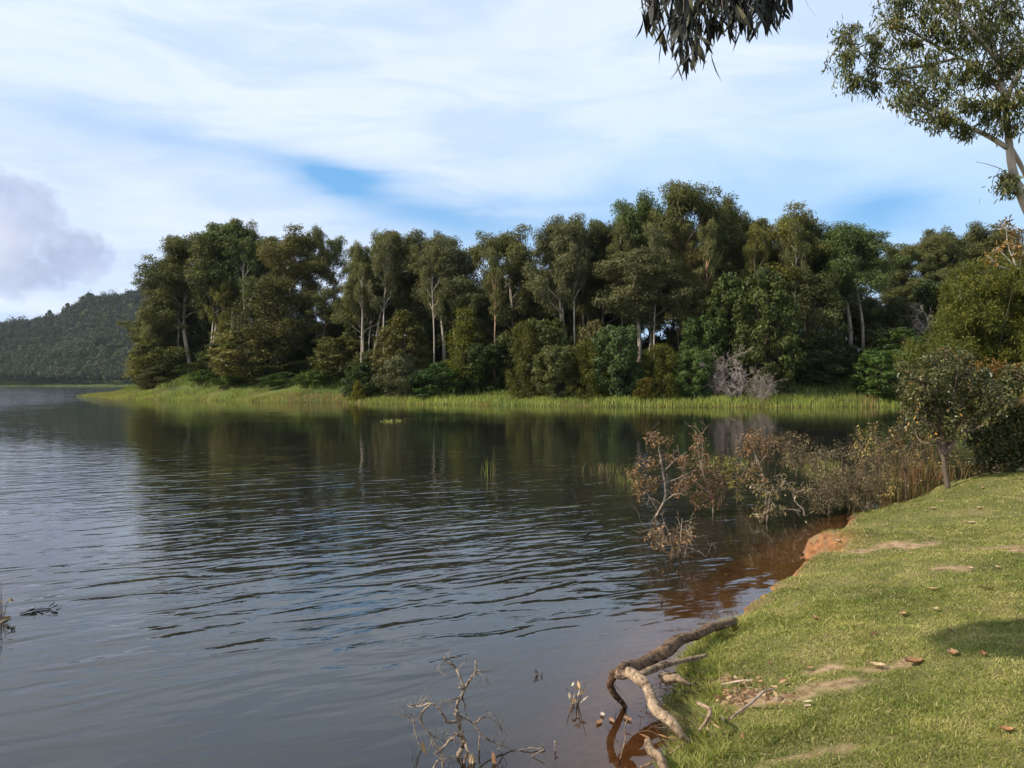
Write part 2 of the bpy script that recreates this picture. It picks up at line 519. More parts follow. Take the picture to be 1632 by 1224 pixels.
def height(x, y, sd=None):
    x = np.asarray(x, dtype=float); y = np.asarray(y, dtype=float)
    if sd is None: sd = sdist(x, y)
    L = np.maximum(sd, 0); Wd = np.maximum(-sd, 0)
    near = 1 - smoothstep(30, 60, y)
    scarp = 0.035 + 0.25 * gauss(x, y, 4.4, 12.6, 0.7) + 0.05 * (fbm(x, y, 1.3, 3) - 0.5)
    zn = scarp * (1 - np.exp(-L / 0.06)) + 0.72 * (1 - np.exp(-L / 2.3)) + (fbm(x, y, 0.9, 1) - 0.5) * 0.17 * smoothstep(0, 1, L) \
        + 0.27 * smoothstep(6, 9.5, x) * smoothstep(12, 16, y) * smoothstep(0, 1.2, L) + (fbm(x, y, 6.0, 2) - 0.5) * 0.02 * smoothstep(0, .3, L)
    zf = 0.15 * (1 - np.exp(-L / 0.4)) + 1.0 * (1 - np.exp(-L / 8.0)) + (fbm(x, y, 0.2, 4) - 0.5) * 0.7 * smoothstep(0, 8, L)
    k = smoothstep(0, 12, L)
    zf = zf + k * (4.2 * gauss(x, y, -32, 143, 15) + 2.9 * gauss(x, y, -56, 164, 17) + 7.0 * gauss(x, y, 70, 128, 28) + 0.9 * gauss(x, y, 10, 130, 20))
    b = x / np.maximum(y, 1)
    hf = smoothstep(958, 1110, y) * (1 - 0.45 * smoothstep(1110, 1230, y)) * (24 + 26 * smoothstep(-0.60, -0.42, b) + 10 * (fbm(x, y, 0.006, 21) - 0.5))
    hb = smoothstep(1200, 1560, y) * (86 + 26 * smoothstep(-0.515, -0.475, b) + 8 * smoothstep(-0.47, -0.40, b) - 0 * b + 22 * (fbm(x, y, 0.008, 22) - 0.5))
    zf = zf + (hf + hb) * (1 - smoothstep(-0.36, -0.24, b))
    zl = near * zn + (1 - near) * zf
    shelf = 0.5 + 0.9 * gauss(x, y, 3.0, 10.8, 1.8)
    zw = -(0.012 * smoothstep(0, 0.05, Wd) + 0.13 * np.minimum(Wd, shelf) + 0.40 * np.clip(Wd - shelf, 0, 8))
    return np.where(sd > 0, zl, zw)


def hgt(x, y):
    return float(height(np.array([x]), np.array([y]))[0])


def on_water(px, py):
    d = H0 * F / (py - 612.0)
    return (px - 816) / F * d, d


def W3(px, py, Y):
    """point of the picture at distance Y"""
    return np.array([(px - 816) / F * Y, Y, H0 - (py - 612) / F * Y])


def on_ground(px, py):
    Y = np.arange(2.5, 60, 0.02)
    X = (px - 816) / F * Y
    Z = H0 - (py - 612) / F * Y
    h = np.maximum(height(X, Y), 0)
    k = np.argmax(h >= Z)
    return X[k], Y[k], h[k]


def axis(lo, hi, pieces):
    """non-uniform coordinates: pieces = (a, b, step), growing steps outside"""
    a, b, st = pieces
    c = list(np.arange(a, b, st))
    s = st; x = b
    while x < hi:
        c.append(x); s = min(s * 1.06, 40 if x < 1700 else 400); x += s
    c.append(hi)
    s = st; x = a - st; out = []
    while x > lo:
        out.append(x); s = min(s * 1.06, 40 if x > -1200 else 400); x -= s
    out.append(lo)
    return np.array(out[::-1] + c)


gx = axis(-3500, 3500, (-1.5, 9.5, 0.05))
gy = axis(-1500, 4500, (3.2, 17.5, 0.06))
GX, GY = np.meshgrid(gx, gy)
SD = sdist(GX, GY)
GZ = height(GX, GY, SD)
nx, ny = len(gx), len(gy)
ii = (np.arange(ny - 1)[:, None] * nx + np.arange(nx - 1)[None]).ravel()
GQ = np.stack([ii, ii + 1, ii + nx + 1, ii + nx], 1)

PATCH = [(1290, 1103, 0.42, 0.16), (1205, 1120, 0.25, 0.12), (1425, 1062, 0.32, 0.10), (1625, 872, 0.45, 0.5), (1430, 872, 0.8, 0.25), (1330, 1065, 0.20, 0.10),
         (1250, 1210, 0.45, 0.12), (1180, 1112, 0.22, 0.16), (1095, 1130, 0.22, 0.42), (1130, 1085, 0.2, 0.2), (1520, 905, 0.3, 0.25)]
PW = [(on_ground(a, b), c, d) for a, b, c, d in PATCH]


def bare(x, y):
    """how bare the lawn is, 0..1"""
    t = np.zeros_like(x)
    for (cx, cy, _), rx, ry in PW:
        q = np.sqrt(((x - cx) / rx) ** 2 + ((y - cy) / ry) ** 2) + (fbm(x, y, 5.0, 31, 5) - 0.5) * 2.2
        t = np.maximum(t, (1 - smoothstep(0.1, 1.2, q)))
    return t


bu = Buf()
bu.add(np.stack([GX, GY, GZ], -1).reshape(-1, 3), 0.5, Q=GQ)
m, n, out = new_mat('earth')
tcn = n.node('ShaderNodeTexCoord')
ob = tcn.outputs['Object']
k1 = n.noise(ob, 1.4, 6, 0.6)
k2 = n.noise(ob, 9.0, 6, 0.65)
k3 = n.noise(ob, 45.0, 4, 0.7)
thatch = n.mix(n.smooth(k1, 0.35, 0.65), (0.13, 0.135, 0.045), (0.23, 0.19, 0.085))
thatch = n.mix(n.smooth(k3, 0.35, 0.65), n.mix(0.5, thatch, (0.02, 0.02, 0.008)), thatch)
soil = n.mix(n.smooth(k2, 0.38, 0.62), (0.17, 0.11, 0.06), (0.36, 0.25, 0.15))
red = n.mix(n.smooth(k2, 0.35, 0.65), (0.13, 0.055, 0.025), (0.34, 0.155, 0.065))
red = n.mix(n.smooth(n.noise(ob, 4.0, 5, 0.6), 0.5, 0.62), red, (0.20, 0.13, 0.07))
floor_ = n.mix(n.smooth(n.noise(ob, 0.25, 5, 0.6), 0.35, 0.65), (0.035, 0.045, 0.015), (0.10, 0.13, 0.035))
c = n.mix(n.attr('farland').outputs['Fac'], thatch, floor_)
c = n.mix(n.attr('bare').outputs['Fac'], c, soil)
gp = n.node('ShaderNodeNewGeometry')
red = n.mix(n.smooth(n.sep(gp.outputs['Position'])[2], -0.005, -0.03), red, n.mix(n.smooth(k2, 0.35, 0.65), (0.38, 0.17, 0.065), (0.55, 0.28, 0.12)))
c = n.mix(n.attr('bank').outputs['Fac'], c, red)
p = n.node('ShaderNodeBsdfPrincipled')
n.put(p.inputs['Base Color'], c)
p.inputs['Roughness'].default_value = 0.95
p.inputs['Specular IOR Level'].default_value = 0.1
bp = n.node('ShaderNodeBump')
bp.inputs['Strength'].default_value = 0.8
bp.inputs['Distance'].default_value = 0.02
n.put(bp.inputs['Height'], n.math('ADD', k2, n.math('MULTIPLY', k3, 0.5)))
n.l.new(bp.outputs[0], p.inputs['Normal'])
n.l.new(p.outputs[0], out.inputs[0])
ground = bu.build('ground', m, smooth=True)
tag(ground, kind='structure')


def vattr(me, name, arr):
    a = me.attributes.new(name, 'FLOAT', 'POINT')
    a.data.foreach_set('value', np.ascontiguousarray(arr.ravel(), dtype=np.float32))


gzy, gzx = np.gradient(GZ, gy, gx)
slope = np.sqrt(gzx ** 2 + gzy ** 2)
nearm = (GY < 45)
steep = smoothstep(0.75, 1.5, slope) * smoothstep(0.6, 0.0, SD)
edge = 1 - 0.8 * smoothstep(0.0, 0.10, SD + 0.1 * (fbm(GX, GY, 3.0, 8) - 0.5)) - 0.25 * smoothstep(0.1, 0.5, SD + 0.1 * (fbm(GX, GY, 3.0, 8) - 0.5))
vattr(ground.data, 'bank', np.where(nearm, np.maximum(edge, np.maximum(steep * 0.8, gauss(GX, GY, 4.3, 12.55, 0.35))), np.where((SD < 0.5) & (GY < 300), 0.35, 0)))
vattr(ground.data, 'bare', np.where(nearm, bare(GX, GY), 0))
vattr(ground.data, 'farland', np.where(nearm, smoothstep(17.5, 20, GY), 1.0))

# ------------------------------------------------------------------ water
bu = Buf()
keep = (SD < 1.2).ravel()
qk = keep[GQ].any(1)
used = np.unique(GQ[qk])
remap = np.full(nx * ny, -1); remap[used] = np.arange(len(used))
WV = np.stack([GX.ravel()[used], GY.ravel()[used], np.zeros(len(used))], 1)
bu.add(WV, 0.5, Q=remap[GQ[qk]])
m, n, out = new_mat('lake_water')
tcn = n.node('ShaderNodeTexCoord')
ob = tcn.outputs['Object']


def ripple(ang, su, sv, detail, seedoff, dist=0.0):
    mp = n.node('ShaderNodeMapping')
    mp.vector_type = 'TEXTURE'
    mp.inputs['Rotation'].default_value = (0, 0, ang)
    mp.inputs['Scale'].default_value = (su, sv, 1)
    mp.inputs['Location'].default_value = (seedoff, seedoff * 0.7, 0)
    n.l.new(ob, mp.inputs[0])
    return n.noise(mp.outputs[0], 1.0, detail, 0.5, dist)


wavy = n.attr('ripple').outputs['Fac']
gust = n.smooth(n.noise(ob, 0.11, 3, 0.55), 0.36, 0.62)
a1 = n.math('MULTIPLY', ripple(R(33), 1.15, 0.44, 1.6, 3.0, 0.8), 0.038)
a2 = n.math('MULTIPLY', ripple(R(20), 0.42, 0.17, 2.5, 11.0, 0.7), 0.0058)
a3 = n.math('MULTIPLY', ripple(R(50), 0.22, 0.09, 2.0, 7.0, 0.4), 0.0018)
hgtn = n.math('MULTIPLY', n.math('ADD', n.math('ADD', a1, a2), a3), n.math('MULTIPLY', wavy, n.math('ADD', 0.55, n.math('MULTIPLY', gust, 0.65))))
bp = n.node('ShaderNodeBump')
bp.inputs['Strength'].default_value = 1.0
bp.inputs['Distance'].default_value = 1.0
n.put(bp.inputs['Height'], hgtn)
fr = n.node('ShaderNodeFresnel')
fr.inputs['IOR'].default_value = 1.42
n.l.new(bp.outputs[0], fr.inputs['Normal'])
gl = n.node('ShaderNodeBsdfGlossy')
gl.inputs['Roughness'].default_value = 0.015
gl.inputs['Color'].default_value = (0.95, 0.94, 0.93, 1)
n.l.new(bp.outputs[0], gl.inputs['Normal'])
df = n.node('ShaderNodeBsdfDiffuse')
n.put(df.inputs[0], n.mix(n.smooth(n.noise(ob, 0.3, 3), 0.3, 0.7), (0.012, 0.014, 0.012), (0.019, 0.018, 0.014)))
tr = n.node('ShaderNodeBsdfTransparent')
tr.inputs[0].default_value = (0.92, 0.80, 0.62, 1)
body = n.mixsh(n.attr('murk').outputs['Fac'], tr.outputs[0], df.outputs[0])
n.l.new(n.mixsh(fr.outputs[0], body, gl.outputs[0]), out.inputs[0])
water = bu.build('lake_water', m)
tag(water, kind='structure')
sdw = SD.ravel()[used]; yw = WV[:, 1]; xw = WV[:, 0]
depth = np.maximum(-GZ.ravel()[used], 0)
vattr(water.data, 'murk', 1 - np.exp(-depth * 2.7))
far_calm = 1 - 0.85 * smoothstep(13, 42, yw) * smoothstep(-60, -25, xw + 0.15 * yw)
near_calm = 0.10 + 0.90 * smoothstep(0.1, 2.6, -sdw)
bot = 0.34 + 0.66 * smoothstep(6.0, 9.5, yw - 0.1 * xw)
vattr(water.data, 'ripple', far_calm * near_calm * bot)

# ------------------------------------------------------------------ tree prototypes
PROTO = {}


def crown_mesh(name, buf, mat):
    return buf.mesh(name, mat)


def limb(buf, tips, p0, d, L, r, rng, lift=0.25, seg=5, wander=0.18, sides=5):
    pts = [np.array(p0)]; d = norm(np.array(d, dtype=float))
    for i in range(seg):
        d = norm(d + rng.normal(0, wander, 3) + np.array([0, 0, lift * 0.3]))
        pts.append(pts[-1] + d * L / seg)
    pts = np.array(pts)
    tube(buf, pts, np.linspace(r, r * 0.35, len(pts)), sides)
    tips.append((pts, d))
    return pts, d


def make_gum(key, seed, H=24.0, cb=0.42, spread=4.6, nl=12, dens=1.0, bark='pale', leaf='gum', ntr=1, low=0, clr=1.5):
    spread *= 0.86; clr *= 0.88; nl += 2
    """tall eucalypt: trunk(s), ascending limbs and domed leaf clumps at their ends"""
    rng = np.random.default_rng(seed)
    tb = Buf(); cb_ = Buf()
    centers = []
    for q in range(ntr):
        off = np.array([rng.normal(0, 1.3), rng.normal(0, 0.8), 0]) * (q > 0)
        lean = rng.normal(0, 0.04, 2) + (off[:2] * 0.03)
        zs = np.linspace(0, H * (0.90 - 0.12 * q), 12)
        tp = np.stack([off[0] + lean[0] * zs + 0.25 * np.sin(zs * 0.3 + seed), off[1] + lean[1] * zs + 0.25 * np.cos(zs * 0.27 + seed), zs], 1)
        tp[0, :2] = tp[1, :2]
        tr = np.linspace(0.25, 0.06, 12) * (1 - 0.25 * q); tr[0] *= 1.35
        tube(tb, tp, tr, 8)
        for i in range(nl):
            f = cb + (0.97 - cb) * (i + rng.random() * 0.6) / nl
            zi = f * 11 / 1.0
            p0 = np.array([np.interp(zi, np.arange(12), tp[:, k]) for k in range(3)])
            a = i * 2.4 + rng.random() * 1.2
            u = (f - cb) / (1 - cb)
            out_ = spread * (0.55 + 0.75 * math.sin(math.pi * min(1, 0.18 + u * 0.80))) * rng.uniform(0.7, 1.1)
            d = np.array([math.cos(a), math.sin(a), 0.85 + 0.9 * u])
            tips = []
            pts, dd = limb(tb, tips, p0, d, out_ * 1.05, 0.10 * (1.15 - 0.5 * u), rng)
            centers.append((pts[-1], clr * rng.uniform(0.75, 1.15)))
            centers.append((pts[len(pts) // 2 + 1] + rng.normal(0, 0.3, 3), clr * rng.uniform(0.6, 0.95)))
            for s in range(4):
                t0 = pts[rng.integers(2, len(pts))]
                d2 = norm(dd + rng.normal(0, 0.75, 3) + np.array([0, 0, 0.15]))
                p2, _ = limb(tb, tips, t0, d2, out_ * rng.uniform(0.3, 0.6), 0.045, rng, seg=3, sides=4)
                centers.append((p2[-1], clr * rng.uniform(0.55, 1.0)))
        for s in range(7):
            centers.append((tp[-1] + rng.normal(0, 0.8, 3) * np.array([1, 1, 0.6]), clr * rng.uniform(0.6, 0.95)))
    for i in range(low):
        a = rng.random() * 6.28; z = rng.uniform(0.12, cb) * H
        rr = rng.uniform(0.4, 0.95) * spread * 0.8
        centers.append((np.array([math.cos(a) * rr, math.sin(a) * rr, z]), clr * rng.uniform(0.6, 1.1)))
    for c, r_ in centers:
        cv = np.clip(0.45 + 0.2 * rng.normal() , 0, 1)
        clump(cb_, c, r_, int(400 * dens * (r_ / 1.3) ** 2), 0.32, 0.125, rng, flat=rng.uniform(0.75, 1.25), cv=cv, droop=1.0, up=0.25, tri=True, shell=0.25)
    ext = np.concatenate(cb_.V)
    PROTO[key] = dict(H=float(ext[:, 2].max()), Wd=float(np.percentile(np.abs(ext[:, 0]), 97) * 2),
                      trunk=tb.mesh('trunk', M[bark], True), crown=cb_.mesh('crown', M[leaf]))


def make_dense(key, seed, H, Wd, leaf, base=0.05, n=60, lr=0.9, L=0.3, Wl=0.16, bark='dark', prof='dome', cnt=230, stems=3, jag=0.25):
    """leafy tree or shrub whose clumps fill a dome or cone down to near the ground"""
    rng = np.random.default_rng(seed)
    tb = Buf(); cb_ = Buf()
    cs = []
    for i in range(n):
        f = (i + rng.random()) / n
        z = base * H + (1 - base) * H * f
        if prof == 'dome': w_ = math.sqrt(max(0.02, 1 - (max(0, f - 0.25) / 0.75) ** 2)) * (0.75 + 0.25 * min(1, f / 0.25))
        elif prof == 'cone': w_ = (1 - f) ** 0.75 + 0.12
        else: w_ = 0.55 + 0.45 * math.sin(math.pi * f)
        a = i * 2.39996 + rng.random() * 0.8
        rr = Wd / 2 * w_ * (1 - jag * rng.random()) * (1 if rng.random() < 0.75 else 0.5) - lr * 0.5
        cs.append(np.array([math.cos(a) * rr, math.sin(a) * rr, min(z, H - lr * 0.4)]))
    for s in range(stems):
        a = rng.random() * 6.28
        limb(tb, [], (0.1 * math.cos(a), 0.1 * math.sin(a), -0.2), (0.15 * math.cos(a), 0.15 * math.sin(a), 1), H * 0.6, 0.012 * H + 0.02, rng, seg=6, wander=0.05)
    for c in cs[::2]:
        pts = spline(np.array([(0, 0, c[2] * 0.35), c * np.array([0.5, 0.5, 0.75]), c]), 2)
        tube(tb, pts, np.linspace(0.008 * H, 0.01, len(pts)), 4)
    for c in cs:
        r_ = lr * rng.uniform(0.6, 1.15)
        clump(cb_, c, r_, int(cnt * (r_ / lr) ** 2), L, Wl, rng, flat=rng.uniform(0.7, 1.1), cv=np.clip(0.45 + 0.22 * rng.normal(), 0, 1), droop=0.6, up=0.25, tri=True, shell=0.2)
    ext = np.concatenate(cb_.V)
    PROTO[key] = dict(H=float(ext[:, 2].max()), Wd=float(np.percentile(np.abs(ext[:, 0]), 97) * 2),
                      trunk=tb.mesh('trunk', M[bark], True), crown=cb_.mesh('crown', M[leaf]))


def make_dead(key, seed, H, Wd):
    rng = np.random.default_rng(seed)
    tb = Buf()
    def rec(p, d, L, r, k):
        pts, dd = limb(tb, [], p, d, L, r, rng, lift=-0.05 if k > 1 else 0.1, seg=4, wander=0.3, sides=4)
        if k < 4:
            for s in range(4 if k else 3):
                rec(pts[rng.integers(1, len(pts))], norm(dd + rng.normal(0, 0.8, 3)), L * rng.uniform(0.5, 0.75), r * 0.6, k + 1)
    for s in range(7):
        a = rng.random() * 6.28
        rec(np.array([math.cos(a) * 0.3, math.sin(a) * 0.3, 0]), (math.cos(a) * 0.6, math.sin(a) * 0.6, 1), H * 0.45, 0.09, 0)
    ext = np.concatenate(tb.V)
    PROTO[key] = dict(H=float(ext[:, 2].max()), Wd=float(np.percentile(np.abs(ext[:, 0]), 97) * 2),
                      trunk=tb.mesh('branch', M['greytwig'], True), crown=None)


make_gum('g1', 1, cb=0.50, spread=4.4, nl=13, ntr=2)
make_gum('g2', 2, cb=0.38, spread=4.8, nl=14, low=8)
make_gum('g3', 3, cb=0.52, spread=4.0, nl=11, ntr=2)
make_gum('g4', 4, cb=0.30, spread=4.2, nl=15, low=14, bark='dark')
make_gum('g5', 5, cb=0.55, spread=3.4, nl=10, dens=0.7, clr=1.25)
make_gum('g6', 6, cb=0.52, spread=5.2, nl=15, ntr=3, clr=1.4)
make_gum('g7', 17, cb=0.35, spread=3.6, nl=12, dens=0.8, low=6, clr=1.3, bark='dark')
make_dense('b1', 8, 20, 9, 'gum', base=0.06, n=95, lr=1.45, prof='oval', cnt=210, L=0.36, Wl=0.15)
make_dense('b2', 9, 20, 9, 'gum', base=0.04, n=95, lr=1.5, prof='cone', cnt=210, L=0.36, Wl=0.15)
make_dense('l1', 10, 14, 10, 'broad', base=0.03, n=100, lr=1.15, prof='dome', cnt=200, L=0.42, Wl=0.24)
make_dense('l2', 11, 10, 8, 'broad', base=0.02, n=80, lr=0.95, prof='oval', cnt=200, L=0.36, Wl=0.22)
make_dense('s1', 12, 6, 6, 'broad', base=0.0, n=60, lr=0.75, prof='dome', cnt=200, L=0.26, Wl=0.16)
make_dense('s2', 13, 6, 6, 'fine', base=0.0, n=60, lr=0.8, prof='dome', cnt=260, L=0.26, Wl=0.10)
make_dense('s3', 14, 6, 6, 'gum', base=0.0, n=55, lr=0.8, prof='dome', cnt=220, L=0.28, Wl=0.13, jag=0.4)
make_dead('d1', 15, 6, 6)

N_TREE = 0


def plant(key, x, y, H, Wd, name, label, cat, group=None, rz=None, tint=(1, 1, 1), bark=(1, 1, 1), sink=0.1):
    """one tree standing at x, y: Empty > trunk, crown"""
    global N_TREE
    N_TREE += 1
    p = PROTO[key]
    rz = (N_TREE * 2.17) % 6.28 if rz is None else rz
    e = empty(name, (x, y, hgt(x, y) - sink), rz)
    e.scale = (Wd / p['Wd'], Wd / p['Wd'], (H + sink) / p['H'])
    tag(e, label, cat, group)
    t = link('trunk' if p['crown'] else 'branches', p['trunk'], e)
    t.color = (*bark, 1)
    if p['crown']:
        c_ = link('crown', p['crown'], e)
        c_.color = (*tint, 1)
    return e


def shore_far(px):
    """distance (Y) to the far shore along this picture column"""
    b = (px - 816) / F
    Y = np.arange(80, 230, 0.5)
    s = sdist(b * Y, Y)
    k = np.argmax(s > 0)
    return Y[k]


def plant_px(key, px, ytop, wpx, off, *a, **kw):
    Y = shore_far(min(px, 1480)) + off
    x = (px - 816) / F * Y
    H = H0 + (612 - ytop) / F * Y - hgt(x, Y)
    if key[0] == 'g': wpx = wpx * 1.04
    return plant(key, x, Y, H, wpx / F * Y, *a, **kw)


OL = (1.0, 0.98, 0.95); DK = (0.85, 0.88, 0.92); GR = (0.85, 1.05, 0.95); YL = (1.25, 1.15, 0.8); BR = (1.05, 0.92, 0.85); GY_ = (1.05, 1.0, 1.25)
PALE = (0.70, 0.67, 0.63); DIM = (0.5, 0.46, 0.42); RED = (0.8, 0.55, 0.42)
gT = 'tall gum trees of the lakeside wood'
G = 'gum_tree'
TREES = [
    ('b2', 246, 498, 76, 12, 'bushy gum at the left end of the wood, its skirts drooping over the point', YL, DIM),
    ('g4', 262, 428, 85, 13, 'second gum from the wood\'s left end, stepping up beside the bushy one', OL, DIM),
    ('g2', 302, 378, 110, 15, 'gum on the rising left shoulder of the big rounded clump', OL, DIM),
    ('g1', 337, 362, 90, 12, 'gum with a straight bare pale trunk inside the rounded left clump', OL, PALE),
    ('g3', 372, 352, 100, 14, 'gum with thin white upper limbs near the top of the rounded left clump', GR, PALE),
    ('g6', 405, 349, 110, 19, 'highest gum of the rounded left clump, with an open airy top', OL, PALE),
    ('g2', 448, 356, 100, 15, 'broad brownish gum on the right shoulder of the rounded left clump', BR, DIM),
    ('b1', 430, 440, 95, 12, 'brown-green bushy gum low in front of the rounded left clump', (.8, .78, .8), DIM),
    ('g4', 472, 400, 75, 18, 'narrow gum closing the right edge of the rounded left clump', DK, DIM),
    ('g5', 506, 357, 45, 17, 'thin tall gum rising out of the gap right of the rounded clump', OL, PALE),
    ('g5', 532, 371, 52, 21, 'sparse see-through gum with sky between its stems, beside the gap', OL, PALE),
    ('g7', 515, 455, 70, 13, 'short dark gum filling the foot of the gap between two clumps', DK, PALE),
    ('g6', 594, 362, 105, 13, 'gum with a cluster of bright white trunks left of centre', OL, PALE),
    ('g1', 640, 361, 85, 17, 'round-topped gum just right of the white-trunk cluster', OL, DIM),
    ('g2', 668, 366, 80, 19, 'dark gum behind the tree with one bright bare trunk', DK, DIM),
    ('g3', 706, 374, 90, 13, 'grey-green gum with a single bright bare trunk below its crown', GY_, PALE),
    ('g5', 757, 383, 60, 15, 'small-headed airy gum in the notch left of the twin-domed gum', OL, PALE),
    ('g4', 760, 440, 75, 12, 'lower dark gum beneath the notch left of the twin-domed gum', DK, DIM),
    ('g2', 818, 352, 92, 14, 'twin-domed gum standing alone against the blue sky in mid wood', OL, DIM),
    ('g7', 856, 400, 60, 17, 'slim gum between the twin-domed gum and the flat-topped one', DK, DIM),
    ('g3', 897, 337, 85, 11, 'flat-topped gum with forked reddish white trunk and bare side limbs', GY_, PALE),
    ('g1', 935, 356, 80, 17, 'gum immediately right of the flat-topped forked gum', OL, DIM),
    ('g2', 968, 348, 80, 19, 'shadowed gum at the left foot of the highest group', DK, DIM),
    ('g1', 1013, 304, 85, 18, 'left of the three highest gums, with a small round cap', GR, DIM),
    ('g3', 1020, 395, 120, 10, 'wide pale grey-green gum with a white trunk, in front of the highest group', GY_, PALE),
    ('g2', 1088, 289, 100, 17, 'highest gum in the whole wood, a broad dome against the sky', OL, RED),
    ('g1', 1142, 308, 80, 18, 'gum right beside the highest gum, a little lower', OL, RED),
    ('g6', 1105, 380, 90, 12, 'gum with several orange-brown trunks under the highest dome', BR, RED),
    ('g4', 1180, 325, 85, 20, 'brown-tinged gum in the saddle right of the highest group', BR, DIM),
    ('g2', 1242, 322, 110, 15, 'broad yellow-green gum forming the right-hand dome', YL, DIM),
    ('g1', 1290, 348, 80, 17, 'dark gum falling away at the right side of the right-hand dome', DK, DIM),
    ('b1', 1290, 430, 95, 12, 'dark leafy gum filling the shade under the right-hand dome', DK, DIM),
    ('g3', 1352, 350, 105, 13, 'stout pale-trunked gum standing apart by the blue notch at right', GR, (.55, .52, .5)),
    ('g7', 1375, 440, 75, 18, 'low gum at the foot of the blue notch at right', OL, PALE),
    ('g1', 1424, 385, 65, 30, 'small gum on the far rise just right of the blue notch', OL, DIM),
    ('g2', 1475, 372, 85, 32, 'gum on the far rise with a thin ragged top', OL, DIM),
    ('g6', 1515, 357, 100, 34, 'widest gum on the far rise, seen above the wattle', OL, PALE),
    ('g1', 1560, 354, 90, 36, 'highest gum on the far rise at right', OL, DIM),
    ('g2', 1605, 362, 95, 35, 'gum on the far rise beneath the near gum\'s leaning trunk', DK, DIM),
    ('g4', 1660, 372, 110, 35, 'gum on the far rise at the right edge of the view', OL, DIM),
]
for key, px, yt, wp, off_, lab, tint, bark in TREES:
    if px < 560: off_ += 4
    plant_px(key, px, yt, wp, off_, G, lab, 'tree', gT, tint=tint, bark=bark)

# deeper rows: the dark mass of the wood
SLIM = [('g5', 285, 398, 45, 13, 'slim gum with a thin grey stem on the left slope of the rounded clump', OL, PALE),
        ('g7', 352, 430, 45, 9, 'slender low gum in front of the straight bare pale trunk', YL, PALE),
        ('g5', 388, 372, 45, 10, 'slim pale-stemmed gum in the middle of the rounded clump', GR, PALE),
        ('g5', 578, 380, 45, 9, 'slim gum left of the bright white trunk cluster', OL, PALE),
        ('g5', 612, 372, 45, 10, 'slim gum right of the bright white trunk cluster', GY_, PALE),
        ('g5', 690, 385, 42, 9, 'slim gum with a white stem close left of the single bright trunk', OL, PALE),
        ('g5', 790, 390, 42, 11, 'slim gum at the left foot of the twin-domed gum', OL, RED),
        ('g5', 915, 350, 45, 9, 'slim gum leaning against the flat-topped forked gum', GY_, PALE),
        ('g5', 990, 345, 48, 13, 'slim gum left of the gum with the small round cap', OL, PALE),
        ('g5', 1045, 352, 48, 9, 'slim white-stemmed gum in front of the highest group', GY_, PALE),
        ('g5', 1125, 345, 45, 11, 'slim orange-stemmed gum right under the highest dome', OL, RED),
        ('g5', 1205, 350, 45, 13, 'slim gum in the saddle left of the right-hand dome', YL, RED),
        ('g5', 1268, 345, 45, 12, 'slim gum in front of the right-hand dome', OL, PALE),
        ('g5', 1330, 375, 42, 11, 'slim grey-stemmed gum left of the stout pale-trunked one', GR, PALE)]
for key, px, yt, wp, off_, lab, tint, bark in SLIM:
    plant_px(key, px, yt, wp, off_ + (4 if px < 560 else 0), G, lab, 'tree', gT, tint=tint, bark=bark)
HAND = ['bushy gum at the left end', 'second gum from the left end', 'left-shoulder gum', 'straight pale trunk in the rounded clump',
        'thin white upper limbs', 'highest gum of the rounded clump', 'right-shoulder gum', None, 'narrow gum at the rounded clump', 'thin tall gum in the gap',
        'sparse see-through gum', None, 'cluster of bright white trunks', 'round-topped gum', 'dark gum left of the single bright trunk', 'single bright bare trunk',
        'small-headed airy gum', None, 'twin-domed gum', 'slim gum beside the twin-domed one', 'flat-topped forked gum', 'gum right of the flat-topped one',
        'shadowed gum beside the highest group', 'gum with the small round cap', 'wide pale grey-green gum', 'highest gum of the wood', 'gum right of the highest one',
        'orange-brown trunks', 'brown-tinged gum in the saddle', 'broad yellow-green dome', 'dark gum right of the right-hand dome', None, 'stout pale-trunked gum', None,
        'small gum right of the blue notch', 'thin ragged gum on the far rise', 'widest gum on the far rise', 'highest gum on the far rise', 'gum under the leaning near trunk', None]
HP = [(TREES[i][1], h) for i, h in enumerate(HAND) if h]
used_lab = set()


def by_handle(px, forms):
    """label of a background plant by the nearest named tree it stands beside"""
    for hx, h in sorted(HP, key=lambda q: abs(q[0] - px)):
        side = 'left of' if px < hx - 4 else ('right of' if px > hx + 4 else 'straight behind')
        for f in forms:
            l_ = f % (side, h)
            if l_ not in used_lab and len(l_.split()) <= 16:
                used_lab.add(l_)
                return l_


rng = np.random.default_rng(77)
SX = [180, 215, 260, 330, 450, 480, 500, 540, 600, 680, 740, 800, 880, 960, 1050, 1150, 1280, 1320, 1400, 1450, 1550, 1700]
SY = [600, 560, 470, 400, 400, 480, 500, 480, 400, 400, 450, 420, 415, 370, 335, 345, 375, 430, 490, 425, 400, 400]
for row, (o_, dy_, fm) in enumerate(((24, 6, 'nearer shaded background gum %s the %s'), (32, 28, 'farther shaded background gum %s the %s'))):
    for px in np.arange(245 + row * 18, 1700, 37):
        q = px + rng.normal(0, 8)
        key = ['g2', 'g4', 'b1', 'g6', 'g1'][rng.integers(5)]
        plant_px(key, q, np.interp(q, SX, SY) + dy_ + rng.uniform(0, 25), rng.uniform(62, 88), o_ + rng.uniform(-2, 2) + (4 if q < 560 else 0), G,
                 by_handle(q, [fm]), 'tree', 'gums deep inside the lakeside wood', tint=(1.0, 1.0, 0.95), bark=[PALE, DIM, (.6, .5, .4)][int(rng.integers(3))])

